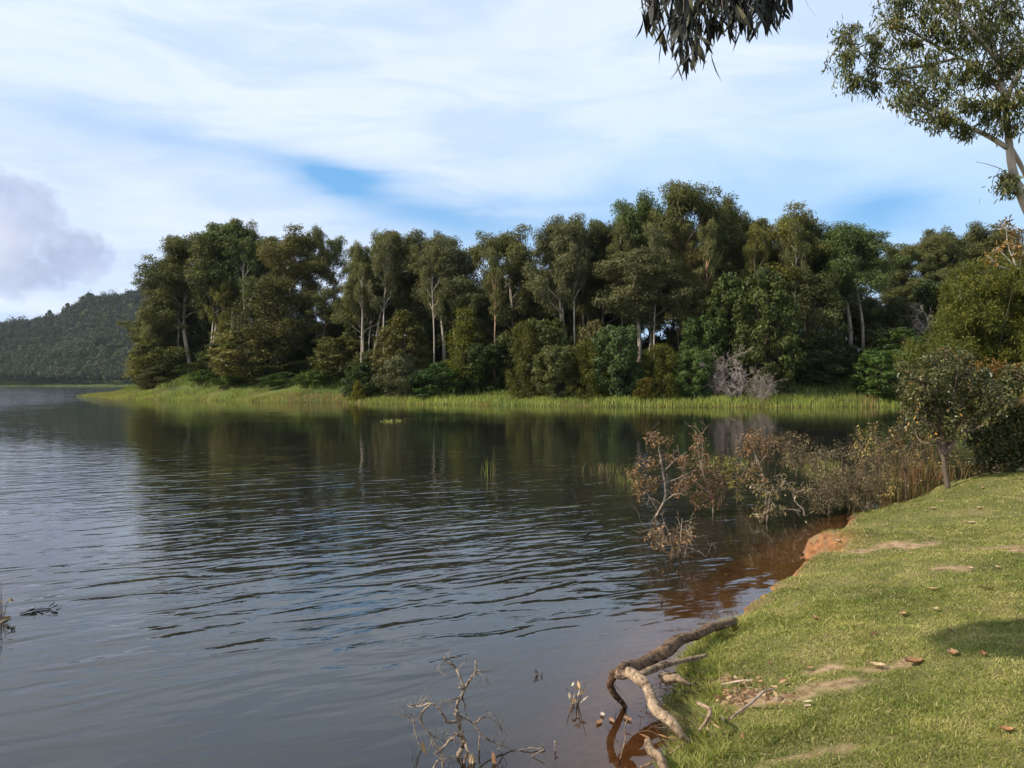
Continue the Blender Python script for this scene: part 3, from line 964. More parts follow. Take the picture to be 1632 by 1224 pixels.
gS = 'shrubs along the foot of the lakeside wood'
SHRUBS = [
    ('b1', 228, 545, 36, 13, 'bushy_tree', 'low olive tree hanging out over the grassy point', YL),
    ('s3', 245, 585, 60, 8, 'shrub', 'brown-green shrub under the leftmost trees on the point', BR),
    ('s1', 325, 588, 42, 6, 'shrub', 'round bright green shrub standing forward on the grassy knoll', (1.0, 1.25, 0.9)),
    ('l2', 400, 522, 115, 7, 'pale_shrub', 'large pale yellow-grey leafy tree low on the knoll', (2.1, 1.5, 1.6)),
    ('s1', 372, 598, 60, 5, 'shrub', 'green shrub at the feet of the pale yellow-grey tree', (1.1, 1.3, 0.9)),
    ('s1', 455, 592, 70, 10, 'shrub', 'dark green shrub on top of the knoll, right of the pale tree', (0.8, 1.0, 0.8)),
    ('l2', 545, 535, 85, 8, 'shrub', 'olive spreading shrub on the right slope of the knoll', (1.3, 1.0, 0.9)),
    ('s1', 505, 590, 60, 4, 'shrub', 'low green creeper-covered mound on the knoll slope', (1.0, 1.2, 0.8)),
    ('s1', 580, 575, 65, 5, 'shrub', 'dark shrub behind the small bright yellow bush', (0.55, 0.65, 0.6)),
    ('s2', 571, 605, 24, 2.0, 'shrub', 'small bright yellow-green bush alone at the water\'s edge', (1.8, 1.5, 1.0)),
    ('l1', 640, 490, 80, 8, 'broadleaf_tree', 'olive layered tree in front of the white-trunk cluster', (1.3, 0.95, 0.8)),
    ('s3', 640, 560, 70, 5, 'shrub', 'grey-green shrub left of the deep shadow bay', GY_),
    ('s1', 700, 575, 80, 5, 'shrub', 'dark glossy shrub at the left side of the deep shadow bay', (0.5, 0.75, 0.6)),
    ('b2', 742, 488, 75, 9, 'wattle_tree', 'yellow-green bushy tree above the deep shadow bay', (1.25, 1.2, 0.5)),
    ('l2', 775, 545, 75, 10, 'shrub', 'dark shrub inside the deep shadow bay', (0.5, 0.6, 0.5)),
    ('s2', 838, 508, 58, 5, 'shrub', 'upright olive-gold wattle at the right side of the shadow bay', (0.95, 0.85, 0.9)),
    ('l2', 868, 505, 80, 8, 'shrub', 'grey-green leafy tree behind the olive-gold wattle', (1.3, 1.15, 1.3)),
    ('l2', 888, 548, 66, 4, 'shrub', 'silver-green shrub between two golden wattles', (1.4, 1.2, 1.4)),
    ('s2', 938, 540, 62, 4, 'shrub', 'round golden-olive wattle left of centre right', (1.0, 0.92, 0.9)),
    ('s3', 950, 505, 60, 9, 'shrub', 'brownish shrub behind the round golden-olive wattle', BR),
    ('l2', 985, 515, 75, 5, 'shrub', 'blue-green dense shrub under the wide pale gum', (1.0, 1.15, 1.4)),
    ('s2', 1055, 545, 62, 4, 'shrub', 'ragged golden-green wattle under the white trunk', (0.95, 0.9, 0.8)),
    ('s2', 1030, 600, 36, 2.5, 'shrub', 'low brown-gold tuft in the reeds under the white trunk', (1.1, 0.8, 0.8)),
    ('l2', 1108, 555, 60, 4.5, 'shrub', 'bright green broadleaf shrub left of the dead grey thicket', (1.1, 1.35, 1.2)),
    ('l1', 1160, 430, 90, 9, 'broadleaf_tree', 'left one of the two big layered broadleaf trees above the dead thicket', (1.0, 1.0, 0.9)),
    ('l1', 1218, 420, 105, 7, 'broadleaf_tree', 'right one of the two big layered broadleaf trees above the dead thicket', (1.05, 1.0, 0.9)),
    ('l2', 1120, 500, 70, 8, 'broadleaf_tree', 'dark broadleaf tree under the orange-brown trunks', (0.75, 0.95, 0.8)),
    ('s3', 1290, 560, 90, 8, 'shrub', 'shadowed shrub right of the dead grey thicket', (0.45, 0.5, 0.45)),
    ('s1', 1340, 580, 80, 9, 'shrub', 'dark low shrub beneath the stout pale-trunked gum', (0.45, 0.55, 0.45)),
    ('l2', 1412, 555, 88, 3, 'shrub', 'rounded deep green shrub at the right end of the reed bed', (0.95, 1.25, 0.9)),
    ('s1', 1440, 520, 90, 10, 'shrub', 'green shrub above and behind the rounded deep green one', (0.8, 0.95, 0.7)),
    ('l2', 1505, 440, 95, 20, 'shrub', 'dark rounded tree on the rise below the far gums', (0.65, 0.7, 0.5)),
    ('s3', 1430, 470, 80, 16, 'shrub', 'dark olive shrub on the rise by the grey dead bush', (0.7, 0.7, 0.6)),
]
for key, px, yt, wp, off_, nm, lab, tint in SHRUBS:
    if px < 560: off_ += 3.5
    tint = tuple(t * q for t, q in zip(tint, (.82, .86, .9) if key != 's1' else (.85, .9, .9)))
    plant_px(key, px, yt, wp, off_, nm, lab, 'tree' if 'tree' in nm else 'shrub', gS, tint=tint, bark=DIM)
plant_px('d1', 1172, 548, 72, 3.0, 'dead_shrub', 'larger dead grey leafless thicket at the edge of the reed bed', 'dead shrub', 'dead grey shrubs', bark=(1.15, 1.1, 1.05))
plant_px('d1', 1212, 585, 52, 2.6, 'dead_shrub', 'smaller dead grey thicket right beside the larger one', 'dead shrub', 'dead grey shrubs', bark=(1.0, 0.97, 0.9))
plant_px('d1', 1470, 482, 60, 12, 'dead_shrub', 'dead grey bush up on the rise below the far gums', 'dead shrub', 'dead grey shrubs', bark=(1.1, 1.0, 1.0))
for row, (o_, fm) in enumerate(((12, 'front undergrowth shrub in the shade %s the %s'), (19, 'back undergrowth shrub in the shade %s the %s'))):
    for px in np.arange(250 + row * 17, 1640, 41):
        q = px + rng.normal(0, 6)
        if o_ < 15 and 715 < q < 800: continue
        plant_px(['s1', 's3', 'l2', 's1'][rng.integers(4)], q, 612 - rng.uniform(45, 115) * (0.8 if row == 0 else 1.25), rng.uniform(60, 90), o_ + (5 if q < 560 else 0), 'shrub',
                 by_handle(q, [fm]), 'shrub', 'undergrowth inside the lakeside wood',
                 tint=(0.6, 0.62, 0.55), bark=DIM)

# ------------------------------------------------------------------ distant wooded hill
rng = np.random.default_rng(5)
fb = Buf()
NH = 7600
yy = 968 + (1720 - 968) * rng.random(NH * 2) ** 1.15
bb = rng.uniform(-0.72, -0.26, NH * 2)
xx = bb * yy
zz_ = height(xx, yy)
sel = np.arange(len(xx))[:NH]
NL = 74
cr = rng.uniform(5, 10.5, NH)
hh = rng.uniform(10, 20, NH) * np.where(rng.random(NH) < 0.05, 1.5, 1.0)
cvx = np.clip(0.35 + 0.22 * rng.normal(size=NH) , 0, 1)
C0 = np.stack([xx[sel], yy[sel], zz_[sel] + hh * 0.62], 1)
u = norm(rng.normal(size=(NH, NL, 3)))
u[..., 2] = np.where(rng.random((NH, NL)) < 0.5, np.abs(u[..., 2]), u[..., 2])
ph = rng.random((NH, 1)) * 6
lump = 1 + 0.35 * np.sin(u[..., 0] * 4 + ph) * np.cos(u[..., 1] * 4 + ph * 2)
rr = cr[:, None] * (0.55 + 0.45 * rng.random((NH, NL))) * lump
P = C0[:, None] + u * rr[..., None] * np.stack([np.ones(NH), np.ones(NH), hh * 0.42 / cr], 1)[:, None]
Nn = norm(u + rng.normal(size=u.shape) * 0.28)
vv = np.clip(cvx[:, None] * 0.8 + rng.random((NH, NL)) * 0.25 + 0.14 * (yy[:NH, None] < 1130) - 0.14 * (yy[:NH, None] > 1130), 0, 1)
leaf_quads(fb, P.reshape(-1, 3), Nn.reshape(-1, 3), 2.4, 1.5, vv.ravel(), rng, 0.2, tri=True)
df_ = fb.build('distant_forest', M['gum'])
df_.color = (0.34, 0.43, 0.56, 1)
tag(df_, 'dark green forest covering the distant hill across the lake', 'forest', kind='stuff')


def plant_at(key, px, ytop, wpx, Y, name, label, cat, group=None, **kw):
    x = (px - 816) / F * Y
    H = H0 + (612 - ytop) / F * Y - hgt(x, Y)
    return plant(key, x, Y, H, wpx / F * Y, name, label, cat, group, sink=2.0, **kw)


for px, yt, wp, lab in ((79, 493, 16, 'small lone tree poking above the left of the distant ridge'),
                        (108, 482, 18, 'round dark tree on the step of the distant ridge'),
                        (142, 466, 30, 'big domed tree at the top of the distant ridge')):
    plant_at('s1', px, yt, wp, 1540, 'ridge_tree', lab, 'tree', 'trees standing out on the distant ridge', tint=(0.6, 0.7, 0.6), bark=DIM)

# ------------------------------------------------------------------ far-shore reeds and grass
rng = np.random.default_rng(21)


def blades(buf, x, y, z, h, wd, v, rng, lean=0.25):
    n = len(x)
    a = rng.random(n) * 6.283
    l = rng.normal(0, lean, (n, 2)) * h[:, None]
    B = np.stack([x, y, z], 1)
    side = np.stack([np.cos(a), np.sin(a), np.zeros(n)], 1) * (wd * 0.5)[:, None]
    tip = B + np.stack([l[:, 0], l[:, 1], h], 1)
    mid = B + np.stack([l[:, 0] * 0.35, l[:, 1] * 0.35, h * 0.55], 1)
    V = np.stack([B - side, B + side, mid + side * 0.8, mid - side * 0.8, tip], 1).reshape(-1, 3)
    k = np.arange(n)[:, None] * 5
    buf.add(V, np.repeat(v, 5), T=k + np.array([[3, 2, 4]]), Q=k + np.array([[0, 1, 2, 3]]))


cand = 420000
x = rng.uniform(-92, 60, cand); y = rng.uniform(94, 200, cand)
s = sdist(x, y)
ok = (s > -0.6) & (s < 9.0) & (y < 205) & (x < 0.62 * y)
x, y, s = x[ok], y[ok], s[ok]
pxx = 816 + x / y * F
keepp = rng.random(len(x)) < np.where(s < 4.2, 1.0, 0.45)
x, y, s, pxx = x[keepp], y[keepp], s[keepp], pxx[keepp]
z = np.maximum(height(x, y, s), -0.05)
brown = np.exp(-((pxx - 500) / 70) ** 2) * (s < 3.5) * 0.9 + np.exp(-((pxx - 170) / 40) ** 2) * 0.4 + np.exp(-((pxx - 1388) / 10) ** 2) * 0.7
brown = brown + 0.12 * (fbm(x, y, 0.35, 41) > 0.62)
v = np.clip(0.62 + 0.7 * (fbm(x, y, 0.3, 40) - 0.5) + rng.normal(0, 0.11, len(x)) - 0.08 * (s > 4), 0, 1)
v = np.where(rng.random(len(x)) < brown, rng.uniform(0, 0.3, len(x)), v)
hgt_ = np.where(s < 3.8, rng.uniform(0.65, 0.95, len(x)), rng.uniform(0.5, 0.8, len(x))) * (0.75 + 0.5 * fbm(x, y, 0.12, 42)) * 0.85 * np.where(pxx < 620, 0.8, 1.0) * (0.8 + 0.5 * (fbm(x, y, 0.9, 47) - 0.3)) * np.where(pxx < 200, 0.6, 1.0)
rb = Buf()
blades(rb, x, y, z, hgt_, np.full(len(x), 0.06), v, rng, 0.18)
reeds = rb.build('reed_bed', M['reed'])
tag(reeds, 'bright green reeds fringing the far shore under the wood', 'reeds', kind='stuff')

# rough grass on the knoll and wood floor
cand = 160000
x = rng.uniform(-75, 60, cand); y = rng.uniform(100, 185, cand)
s = sdist(x, y)
ok = (s > 5) & (s < 26)
x, y, s = x[ok], y[ok], s[ok]
pxx = 816 + x / y * F
z = height(x, y, s)
v = np.clip(0.50 + 0.6 * (fbm(x, y, 0.25, 43) - 0.5) + rng.normal(0, 0.1, len(x)), 0.1, 1)
v = np.where(rng.random(len(x)) < 0.08, 0.1, v)
rb = Buf()
blades(rb, x, y, z, rng.uniform(0.3, 0.9, len(x)), np.full(len(x), 0.12), v, rng, 0.35)
kg = rb.build('rough_grass', M['reed'])
kg.color = (0.75, 0.85, 0.75, 1)
tag(kg, 'rough green grass on the slope behind the far reeds', 'grass', kind='stuff')

# ------------------------------------------------------------------ lawn blades
rng = np.random.default_rng(31)
xs = []; ys = []
for (x0, x1, y0, y1, dens) in ((0.2, 4.8, 3.4, 6.0, 12500), (0.6, 6.5, 6.0, 9.0, 7500), (1.2, 8.5, 9.0, 13.0, 3400), (3.0, 11.5, 13.0, 18.5, 1500), (-1.5, 0.2, 2.4, 5.0, 1500), (0.2, 3.0, 2.2, 3.4, 1500)):
    n_ = int((x1 - x0) * (y1 - y0) * dens)
    xs.append(rng.uniform(x0, x1, n_)); ys.append(rng.uniform(y0, y1, n_))
x = np.concatenate(xs); y = np.concatenate(ys)
ok = x < 0.66 * y + 0.5
x, y = x[ok], y[ok]
s = sdist(x, y)
br = bare(x, y)
redb = gauss(x, y, 4.3, 12.55, 0.30) + 0.5 * gauss(x, y, 4.75, 13.3, 0.3)
ok = (s > 0.05 + 0.03 * smoothstep(8, 9.5, y) + 0.22 * (fbm(x, y, 5.0, 54) - .5)) & (rng.random(len(x)) > np.minimum(br * 0.9 + redb, 1)) & (rng.random(len(x)) < 0.25 + smoothstep(0.05, 0.45, s)) & ((s > 0.28) | (redb < 0.25)) & (y < 17.9 + 0.5 * rng.random(len(x)))
x, y, s, br = x[ok], y[ok], s[ok], br[ok]
z = height(x, y, s) - 0.004
dry = fbm(x, y, 1.1, 51) * 0.55 + fbm(x, y, 5.5, 52) * 0.45
v = np.clip(0.40 + rng.normal(0, 0.15, len(x)) + (dry - 0.5) * 1.6 + br * 0.4, 0, 1)
v = np.where(rng.random(len(x)) < 0.10 + 0.35 * smoothstep(0.5, 0.7, dry), rng.uniform(0.8, 1.0, len(x)), v)
dd = np.sqrt(x * x + y * y)
hb_ = (0.010 + 0.016 * rng.random(len(x)) + 0.02 * (rng.random(len(x)) < .04)) * (0.55 + 0.9 * fbm(x, y, 1.7, 53)) * np.where(s < 0.4, 1.25, 1.0) * np.where((s < 0.35) & (y < 8), 1.7, 1.0) * np.where(br > 0.3, 0.6, 1)
gb = Buf()
blades(gb, x, y, z, hb_, 0.0034 + 0.00052 * dd, v, rng, 0.85)
# straggling tussocks along the shore edge
tx, ty = [], []
for q in range(300):
    yy0 = 4.6 + 4.2 * rng.random() ** 1.1
    xx0 = np.interp(yy0, LAKE[4:16, 1], LAKE[4:16, 0]) + rng.uniform(-0.05, 0.35)
    k_ = rng.integers(15, 60)
    tx.append(xx0 + rng.normal(0, .035, k_)); ty.append(yy0 + rng.normal(0, .035, k_))
tx = np.concatenate(tx); ty = np.concatenate(ty)
ts = sdist(tx, ty)
ok = (ts > 0.0) & (gauss(tx, ty, 4.3, 12.55, 0.45) < 0.3)
tx, ty, ts = tx[ok], ty[ok], ts[ok]
tv = np.clip(rng.normal(.5, .2, len(tx)) + .4 * (fbm(tx, ty, 3.0, 61) - .4), 0, 1)
blades(gb, tx, ty, height(tx, ty, ts) - .005, rng.uniform(.05, .12, len(tx)), 0.004 + 0.0004 * ty, tv, rng, 0.8)
lawn = gb.build('lawn_grass', M['blade'])
tag(lawn, 'short sunlit lawn grass on the lake bank', 'grass', kind='stuff')
print('lawn blades', len(x))
exec_part2 = True

# ------------------------------------------------------------------ near plants: generic twiggy builder
def twigs(buf, tips, p, d, L, r, rng, k, kmax, nb=3, wander=0.2, lift=0.2, spread=0.7, ratio=0.65, sides=4, seg=4):
    pts = [np.array(p, dtype=float)]; d = norm(np.array(d, dtype=float))
    for i in range(seg):
        d = norm(d + rng.normal(0, wander, 3) + np.array([0, 0, lift * 0.3]))
        pts.append(pts[-1] + d * L / seg)
    pts = np.array(pts)
    tube(buf, pts, np.linspace(r, r * 0.5, len(pts)), sides)
    if k >= kmax - 1:
        tips.extend([(pts[j], d) for j in range(1, len(pts))])
    if k < kmax:
        for s in range(nb):
            twigs(buf, tips, pts[rng.integers(1, len(pts))], norm(d + rng.normal(0, spread, 3)), L * ratio * rng.uniform(0.7, 1.2), r * 0.55, rng, k + 1, kmax,
                  nb, wander, lift, spread, ratio, sides, seg)


def hang_leaves(buf, tips, per, L, W, rng, droop=0.8, jit=0.05, vlo=0.0, vhi=1.0, bend=0.25):
    """leaves attached at the twig tips, hanging"""
    if not tips: return
    P = np.repeat(np.array([t[0] for t in tips]), per, 0)
    Dd = np.repeat(np.array([t[1] for t in tips]), per, 0)
    n = len(P)
    P = P + rng.normal(0, jit, (n, 3))
    T = norm(Dd * 0.5 + rng.normal(0, 0.6, (n, 3)) + np.array([0, 0, -droop]))
    N = norm(rng.normal(size=(n, 3)))
    N = norm(N - T * np.sum(N * T, 1, keepdims=True))
    cl = np.repeat(rng.random(len(tips)), per)
    leaf_curved(buf, P, T, N, L * rng.uniform(0.6, 1.2, n), W * rng.uniform(0.7, 1.2, n), vlo + (vhi - vlo) * np.clip(cl * 0.4 + rng.random(n) * 0.6, 0, 1), bend * rng.normal(0, 1, n))


def local(pts, o):
    return np.asarray(pts, dtype=float) - np.asarray(o, dtype=float)


# ---- tall gum at the right edge
rng = np.random.default_rng(101)
YG = 18.0
base = np.array([12.6, 18.6, hgt(12.6, 18.6)])
e = tag(empty('gum_tree', base), 'near tall gum leaning in from the right edge, smooth grey trunk and drooping leaves', 'tree')
tb = Buf(); lb = Buf()
def T(px, py, dy=0.0): return W3(px, py, YG + dy) - base
main = spline([np.array([0, 0, -0.2]), np.array([-0.25, -0.1, 1.8]), T(1670, 400, .3), T(1632, 322, .1), T(1614, 270), T(1608, 225), T(1602, 165), T(1594, 120, .1), T(1580, 60, .3), T(1562, 20, .3), T(1545, -50, .2), T(1530, -130, .2)], 6)
tube(tb, main, np.interp(np.arange(len(main)), [0, 18, 30, 48, len(main)], [0.16, 0.095, 0.07, 0.045, 0.022]), 10)
LIMBS = [
    ([T(1605, 235), T(1570, 214, -.1), T(1520, 192, -.3), T(1480, 172, -.4), T(1440, 160, -.5)], 0.06),
    ([T(1520, 192, -.3), T(1480, 195, -.5), T(1450, 188, -.6), T(1425, 170, -.6)], 0.022),
    ([T(1600, 150), T(1570, 118, .4), T(1530, 92, .6), T(1480, 66, .6), T(1435, 40, .5)], 0.05),
    ([T(1530, 92, .5), T(1470, 105, .3), T(1410, 110, .1), T(1375, 88, 0), T(1352, 60, 0)], 0.035),
    ([T(1602, 170), T(1615, 130, -.3), T(1632, 105, -.4), T(1665, 60, -.5)], 0.055),
    ([T(1606, 230, .1), T(1630, 270, .5), T(1650, 330, .8)], 0.07),
    ([T(1590, 100), T(1560, 60, -.5), T(1520, 20, -.8), T(1480, -30, -.8)], 0.04),
    ([T(1594, 120), T(1600, 60, .5), T(1620, 10, .8), T(1640, -60, .8)], 0.045),
    ([T(1619, 290), T(1600, 272, -.1), T(1575, 262, -.1), T(1555, 258, 0)], 0.012),
    ([T(1625, 310), T(1605, 305, -.1), T(1590, 295, -.2), T(1585, 288, -.2)], 0.012),
]
for pts, r_ in LIMBS:
    s_ = spline(pts, 5)
    tube(tb, s_, np.linspace(r_, r_ * 0.35, len(s_)), 7)
CL = [(1345, 55, 26, 0), (1340, 95, 26, 0), (1352, 130, 24, 0), (1378, 130, 20, .1), (1395, 100, 18, .1), (1412, 45, 34, .4), (1450, 20, 36, .5), (1420, 5, 30, .5),
      (1480, 55, 34, .6), (1440, 75, 26, .4), (1470, 100, 30, .2), (1425, 120, 30, -.2), (1455, 145, 30, -.4), (1490, 140, 34, -.3), (1520, 120, 32, .3),
      (1470, 175, 24, -.5), (1500, 190, 24, -.4), (1430, 160, 22, -.5), (1530, 60, 36, .2), (1500, 10, 40, -.7), (1560, 20, 40, -.5), (1555, 90, 34, -.3),
      (1545, 160, 26, -.2), (1570, 190, 22, -.1), (1530, 205, 18, -.3), (1588, 60, 34, .2), (1600, 110, 30, .3), (1620, 30, 36, .6), (1625, 150, 30, -.4),
      (1630, 90, 36, -.4), (1590, 165, 22, -.2), (1625, 195, 24, -.3), (1600, 10, 36, .5), (1590, 292, 14, -.2), (1606, 300, 10, -.2), (1480, -10, 40, .5),
      (1530, -40, 60, 0), (1620, -50, 60, 0), (1660, 60, 50, -.4), (1670, 150, 44, -.3), (1440, -30, 40, .2), (1392, 62, 16, .2), (1565, 130, 28, .2)]
for px, py, rp, dy in CL:
    c = T(px, py, dy); r_ = rp / F * YG
    near_i = main[np.argmin(np.linalg.norm(main - c, axis=1))]
    st = c + norm(near_i - c) * r_ * 0.9
    tips = []
    for s in range(5):
        dd_ = norm(rng.normal(size=3) + norm(c - near_i) * 0.4)
        twigs(tb, tips, st + rng.normal(0, 0.1, 3), norm(c - st + dd_ * 0.8 * r_), r_ * 0.6, 0.012, rng, 0, 2, 3, 0.25, -0.1, 0.8, 0.6, 3, 3)
    n_ = max(1, int(420 * (rp / 30) ** 2 / 10))
    P = c + norm(rng.normal(size=(n_, 3))) * r_ * rng.random((n_, 1)) ** 0.4
    tips = tips[::3] + [(q, norm(rng.normal(size=3))) for q in P]
    hang_leaves(lb, tips, 4, 0.14, 0.030, rng, 1.1, 0.06, 0.0, 1.0 if rng.random() < 0.3 else 0.75, 0.25)
tb.build('trunk', M['smooth'], e, True)
lb.build('crown', M['near_gum'], e).color = (1.0, 1.08, 0.85, 1)

# ---- leaves hanging in from above
rng = np.random.default_rng(102)
YH = 3.45
o0 = W3(1140, -260, YH)
e = tag(empty('hanging_branch', o0), 'dark drooping gum branch hanging into the top of the view', 'branch')
tb = Buf(); lb = Buf()
tube(tb, local(spline([W3(1700, -420, YH + .8), W3(1400, -300, YH + .3), W3(1180, -200, YH), W3(1050, -120, YH), W3(960, -60, YH - .1)], 6), o0), np.linspace(0.03, 0.006, 25), 6)
STR = [(1008, 0), (1030, 62), (1046, 48), (1062, 92), (1072, 70), (1086, 104), (1098, 112), (1104, 90), (1116, 60), (1126, 66), (1140, 58), (1152, 60), (1160, 52), (1172, 44),
       (1184, 50), (1196, 66), (1206, 60), (1216, 56), (1226, 46), (1236, 50), (1246, 40), (1252, 30), (1090, 80), (1134, 74), (1190, 40), (1112, 118), (1283, 20), (1020, 4)]
for i, (px, yb) in enumerate(STR):
    dY = rng.normal(0, 0.14)
    top = W3(px + rng.normal(0, 25), -170 + rng.normal(0, 25), YH + dY)
    bot = W3(px, yb - 34, YH + dY)
    pts = spline([top, (top + bot) / 2 + rng.normal(0, 0.015, 3), bot], 6)
    tube(tb, local(pts, o0), np.linspace(0.004, 0.0015, len(pts)), 4)
    lone = px in (1283, 1008, 1020)
    k = 3 if lone else 60
    idx = rng.integers(1, len(pts), k)
    P = pts[idx] + rng.normal(0, 0.025 if not lone else 0.004, (k, 3))
    P[:, 2] = np.maximum(P[:, 2], bot[2])
    P = np.vstack([P, bot])
    Td = norm(rng.normal(0, 0.42, (k + 1, 3)) + np.array([0, 0, -1.3])); Td[-1] = norm(np.array([rng.normal(0, .15), 0, -1.0]))
    Nn = norm(rng.normal(size=(k + 1, 3)) * np.array([1, 1, 0.2]))
    leaf_curved(lb, local(P, o0), Td, Nn, rng.uniform(0.06, 0.125, k + 1), rng.uniform(0.009, 0.018, k + 1), rng.random(k + 1) ** 2.5, rng.normal(0, 0.22, k + 1))
# upper foliage of the same branch, above the frame
gsh = np.array(on_ground(1640, 1012))
for (tt_, ox, oy, r_) in tuple((12.0 + q[0] - 7.6,) + q[1:] for q in ((7.6, 0, 0, 0.42), (7.7, -.12, -.12, 0.45), (7.5, .1, .18, .4), (7.9, .30, -.25, 0.42), (7.2, -.28, .12, 0.30), (7.4, .45, .3, 0.38), (8.2, .7, -.1, .4))):
    cx, cy, cz = gsh + np.array(to_sun) * tt_ + np.array([ox, oy, 0])
    n_ = 2600
    P = np.array([cx, cy, cz]) + norm(rng.normal(size=(n_, 3))) * r_ * rng.random((n_, 1)) ** 0.4
    leaf_curved(lb, local(P, o0), norm(rng.normal(0, .5, (n_, 3)) + np.array([0, 0, -1])), norm(rng.normal(size=(n_, 3))), 0.12, 0.03, rng.random(n_), 0.2)
    tube(tb, local(spline([(cx, cy, cz), (cx * .5, cy + .2, cz + .2), W3(1180, -200, YH)], 4), o0), 0.012, 5)
tb.build('branch', M['dark'], e, True)
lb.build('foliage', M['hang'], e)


# ---- shrubs of the right bank
def bush(name, label, cat, base, blobs, leaf, Lf, Wf, per_r2, seed, group=None, tint=(1, 1, 1), stem=None, droop=0.3, srad=0.03, bark='dark', hang=False):
    """near shrub: blobs = (px, py, radius px, Y)"""
    rng = np.random.default_rng(seed)
    base = np.array(base, dtype=float)
    e = tag(empty(name, base), label, cat, group)
    tb = Buf(); lb = Buf()
    stems = stem or [[base, base + np.array([0, 0, 0.6])]]
    for s_, r0 in [(spline(s, 5), srad) for s in stems]:
        tube(tb, local(s_, base), np.linspace(r0, r0 * 0.6, len(s_)), 7, rough=0.06, rng=rng)
    top = np.array(stems[0][-1])
    for px, py, rp, Y in blobs:
        c = W3(px, py, Y); r_ = rp / F * Y
        mid = (top + c) / 2 + rng.normal(0, 0.08, 3)
        st = np.array(stems[rng.integers(len(stems))][-1])
        s_ = spline([st, mid, c], 4)
        tube(tb, local(s_, base), np.linspace(srad * 0.5, 0.006, len(s_)), 5)
        tips = []
        for q in range(4):
            twigs(tb, tips, c - base, norm(rng.normal(size=3) + np.array([0, 0, .3])), r_ * 0.7, 0.007, rng, 0, 1, 3, 0.25, 0, 0.8, 0.6, 3, 3)
        n_ = int(per_r2 * r_ * r_)
        u = norm(rng.normal(size=(n_, 3)))
        sub = rng.integers(0, 14, n_)                # leaf sprays
        sc_ = norm(rng.normal(size=(14, 3))) * rng.uniform(0.55, 0.95, (14, 1)) * np.array([1, 1, 0.9])
        P = c + (sc_[sub] + u * 0.42 * rng.random((n_, 1)) ** 0.5) * r_
        gz = height(P[:, 0], P[:, 1])
        P[:, 2] = np.maximum(P[:, 2], np.maximum(gz, 0) + 0.05)
        cv = rng.random(14)[sub]
        v = np.clip(0.5 * cv + 0.5 * rng.random(n_), 0, 1)
        if leaf == 'glossy': v = np.where(rng.random(n_) < 0.03, 1.0, np.minimum(v, 0.9))
        Tt = norm(rng.normal(0, 1, (n_, 3)) + sc_[sub] * 0.7 + np.array([0, 0, -droop]))
        Nn = norm(rng.normal(size=(n_, 3)) + np.array([0, 0, 0.8]))
        Nn = norm(Nn - Tt * np.sum(Nn * Tt, 1, keepdims=True))
        leaf_curved(lb, local(P, base), Tt, Nn, Lf * rng.uniform(0.6, 1.2, n_), Wf * rng.uniform(0.7, 1.2, n_), v, rng.normal(0, .2, n_))
    t = tb.build('stems', M[bark], e, True)
    c_ = lb.build('crown', M[leaf], e)
    c_.color = (*tint, 1)
    return e


def spread_blobs(cx, cy, rx, ry, Y, dY, n, rp, seed, gap=0.0):
    rng = np.random.default_rng(seed); o = []
    for i in range(n):
        a = i * 2.39996; q = math.sqrt((i + 0.5) / n)
        o.append((cx + rx * q * math.cos(a) + rng.normal(0, 5), cy + ry * q * math.sin(a) + rng.normal(0, 5), rp * rng.uniform(0.75, 1.15), Y + rng.uniform(-dY, dY)))
    return o


gB = 'bushes on the right bank'
b = (14.2, 26.0)
bush('wattle_tree', 'tall yellow-green wattle filling the right edge above the other bushes', 'tree', (b[0], b[1], hgt(*b)),
     spread_blobs(1602, 530, 95, 110, 25.5, 1.5, 44, 30, 1) + [(1530, 470, 22, 25), (1520, 500, 22, 25), (1508, 540, 24, 25)],
     'fine', 0.13, 0.028, 5600, 201, gB, tint=(1.0, 1.0, 1.25), srad=0.10, droop=0.5)
b = (12.2, 25.0)
bush('wattle_tree', 'lower dull green wattle left of the tall one, over the water', 'tree', (b[0], b[1], hgt(*b)),
     spread_blobs(1505, 585, 55, 55, 24, 0.8, 15, 28, 2), 'fine', 0.12, 0.028, 4600, 202, gB, tint=(0.9, 0.92, 1.1), srad=0.07, droop=0.4)
b = (8.30, 16.85, hgt(8.30, 16.85))
tr0 = np.array(b) - np.array([0, 0, 0.03])
stm = [[tr0, W3(1505, 740, b[1]), W3(1503, 705, b[1])], [W3(1505, 725, b[1]), W3(1516, 712, b[1]), W3(1522, 690, b[1])]]
bush('small_tree', 'small tree with a reddish bare trunk and dark leathery leaves at the lawn edge', 'tree', tuple(tr0),
     spread_blobs(1515, 632, 78, 62, b[1] + .3, 0.7, 24, 25, 3) + [(1452, 640, 18, b[1]), (1460, 610, 20, b[1]), (1480, 580, 22, b[1] + .2)],
     'glossy', 0.08, 0.034, 5000, 203, gB, tint=(1.2, 1.15, .9), stem=stm, srad=0.055)
b = (10.3, 18.2, hgt(10.3, 18.2))
bush('shrub', 'dark dense shrub reaching down to the lawn at the right edge', 'shrub', (b[0], b[1], b[2]),
     spread_blobs(1616, 665, 62, 62, b[1] - .1, 0.5, 24, 27, 4) + [(1575, 722, 20, b[1] - .3), (1612, 728, 22, b[1] - .3), (1640, 722, 22, b[1] - .3), (1556, 700, 20, b[1] - .2), (1590, 706, 24, b[1] - .4), (1625, 708, 24, b[1] - .4), (1596, 738, 22, b[1] - .4), (1566, 742, 17, b[1] - .3), (1630, 738, 22, b[1] - .4)],
     'glossy', 0.08, 0.034, 4800, 204, gB, tint=(1.2, 1.2, .9), srad=0.04)
b = (11.2, 19.4)
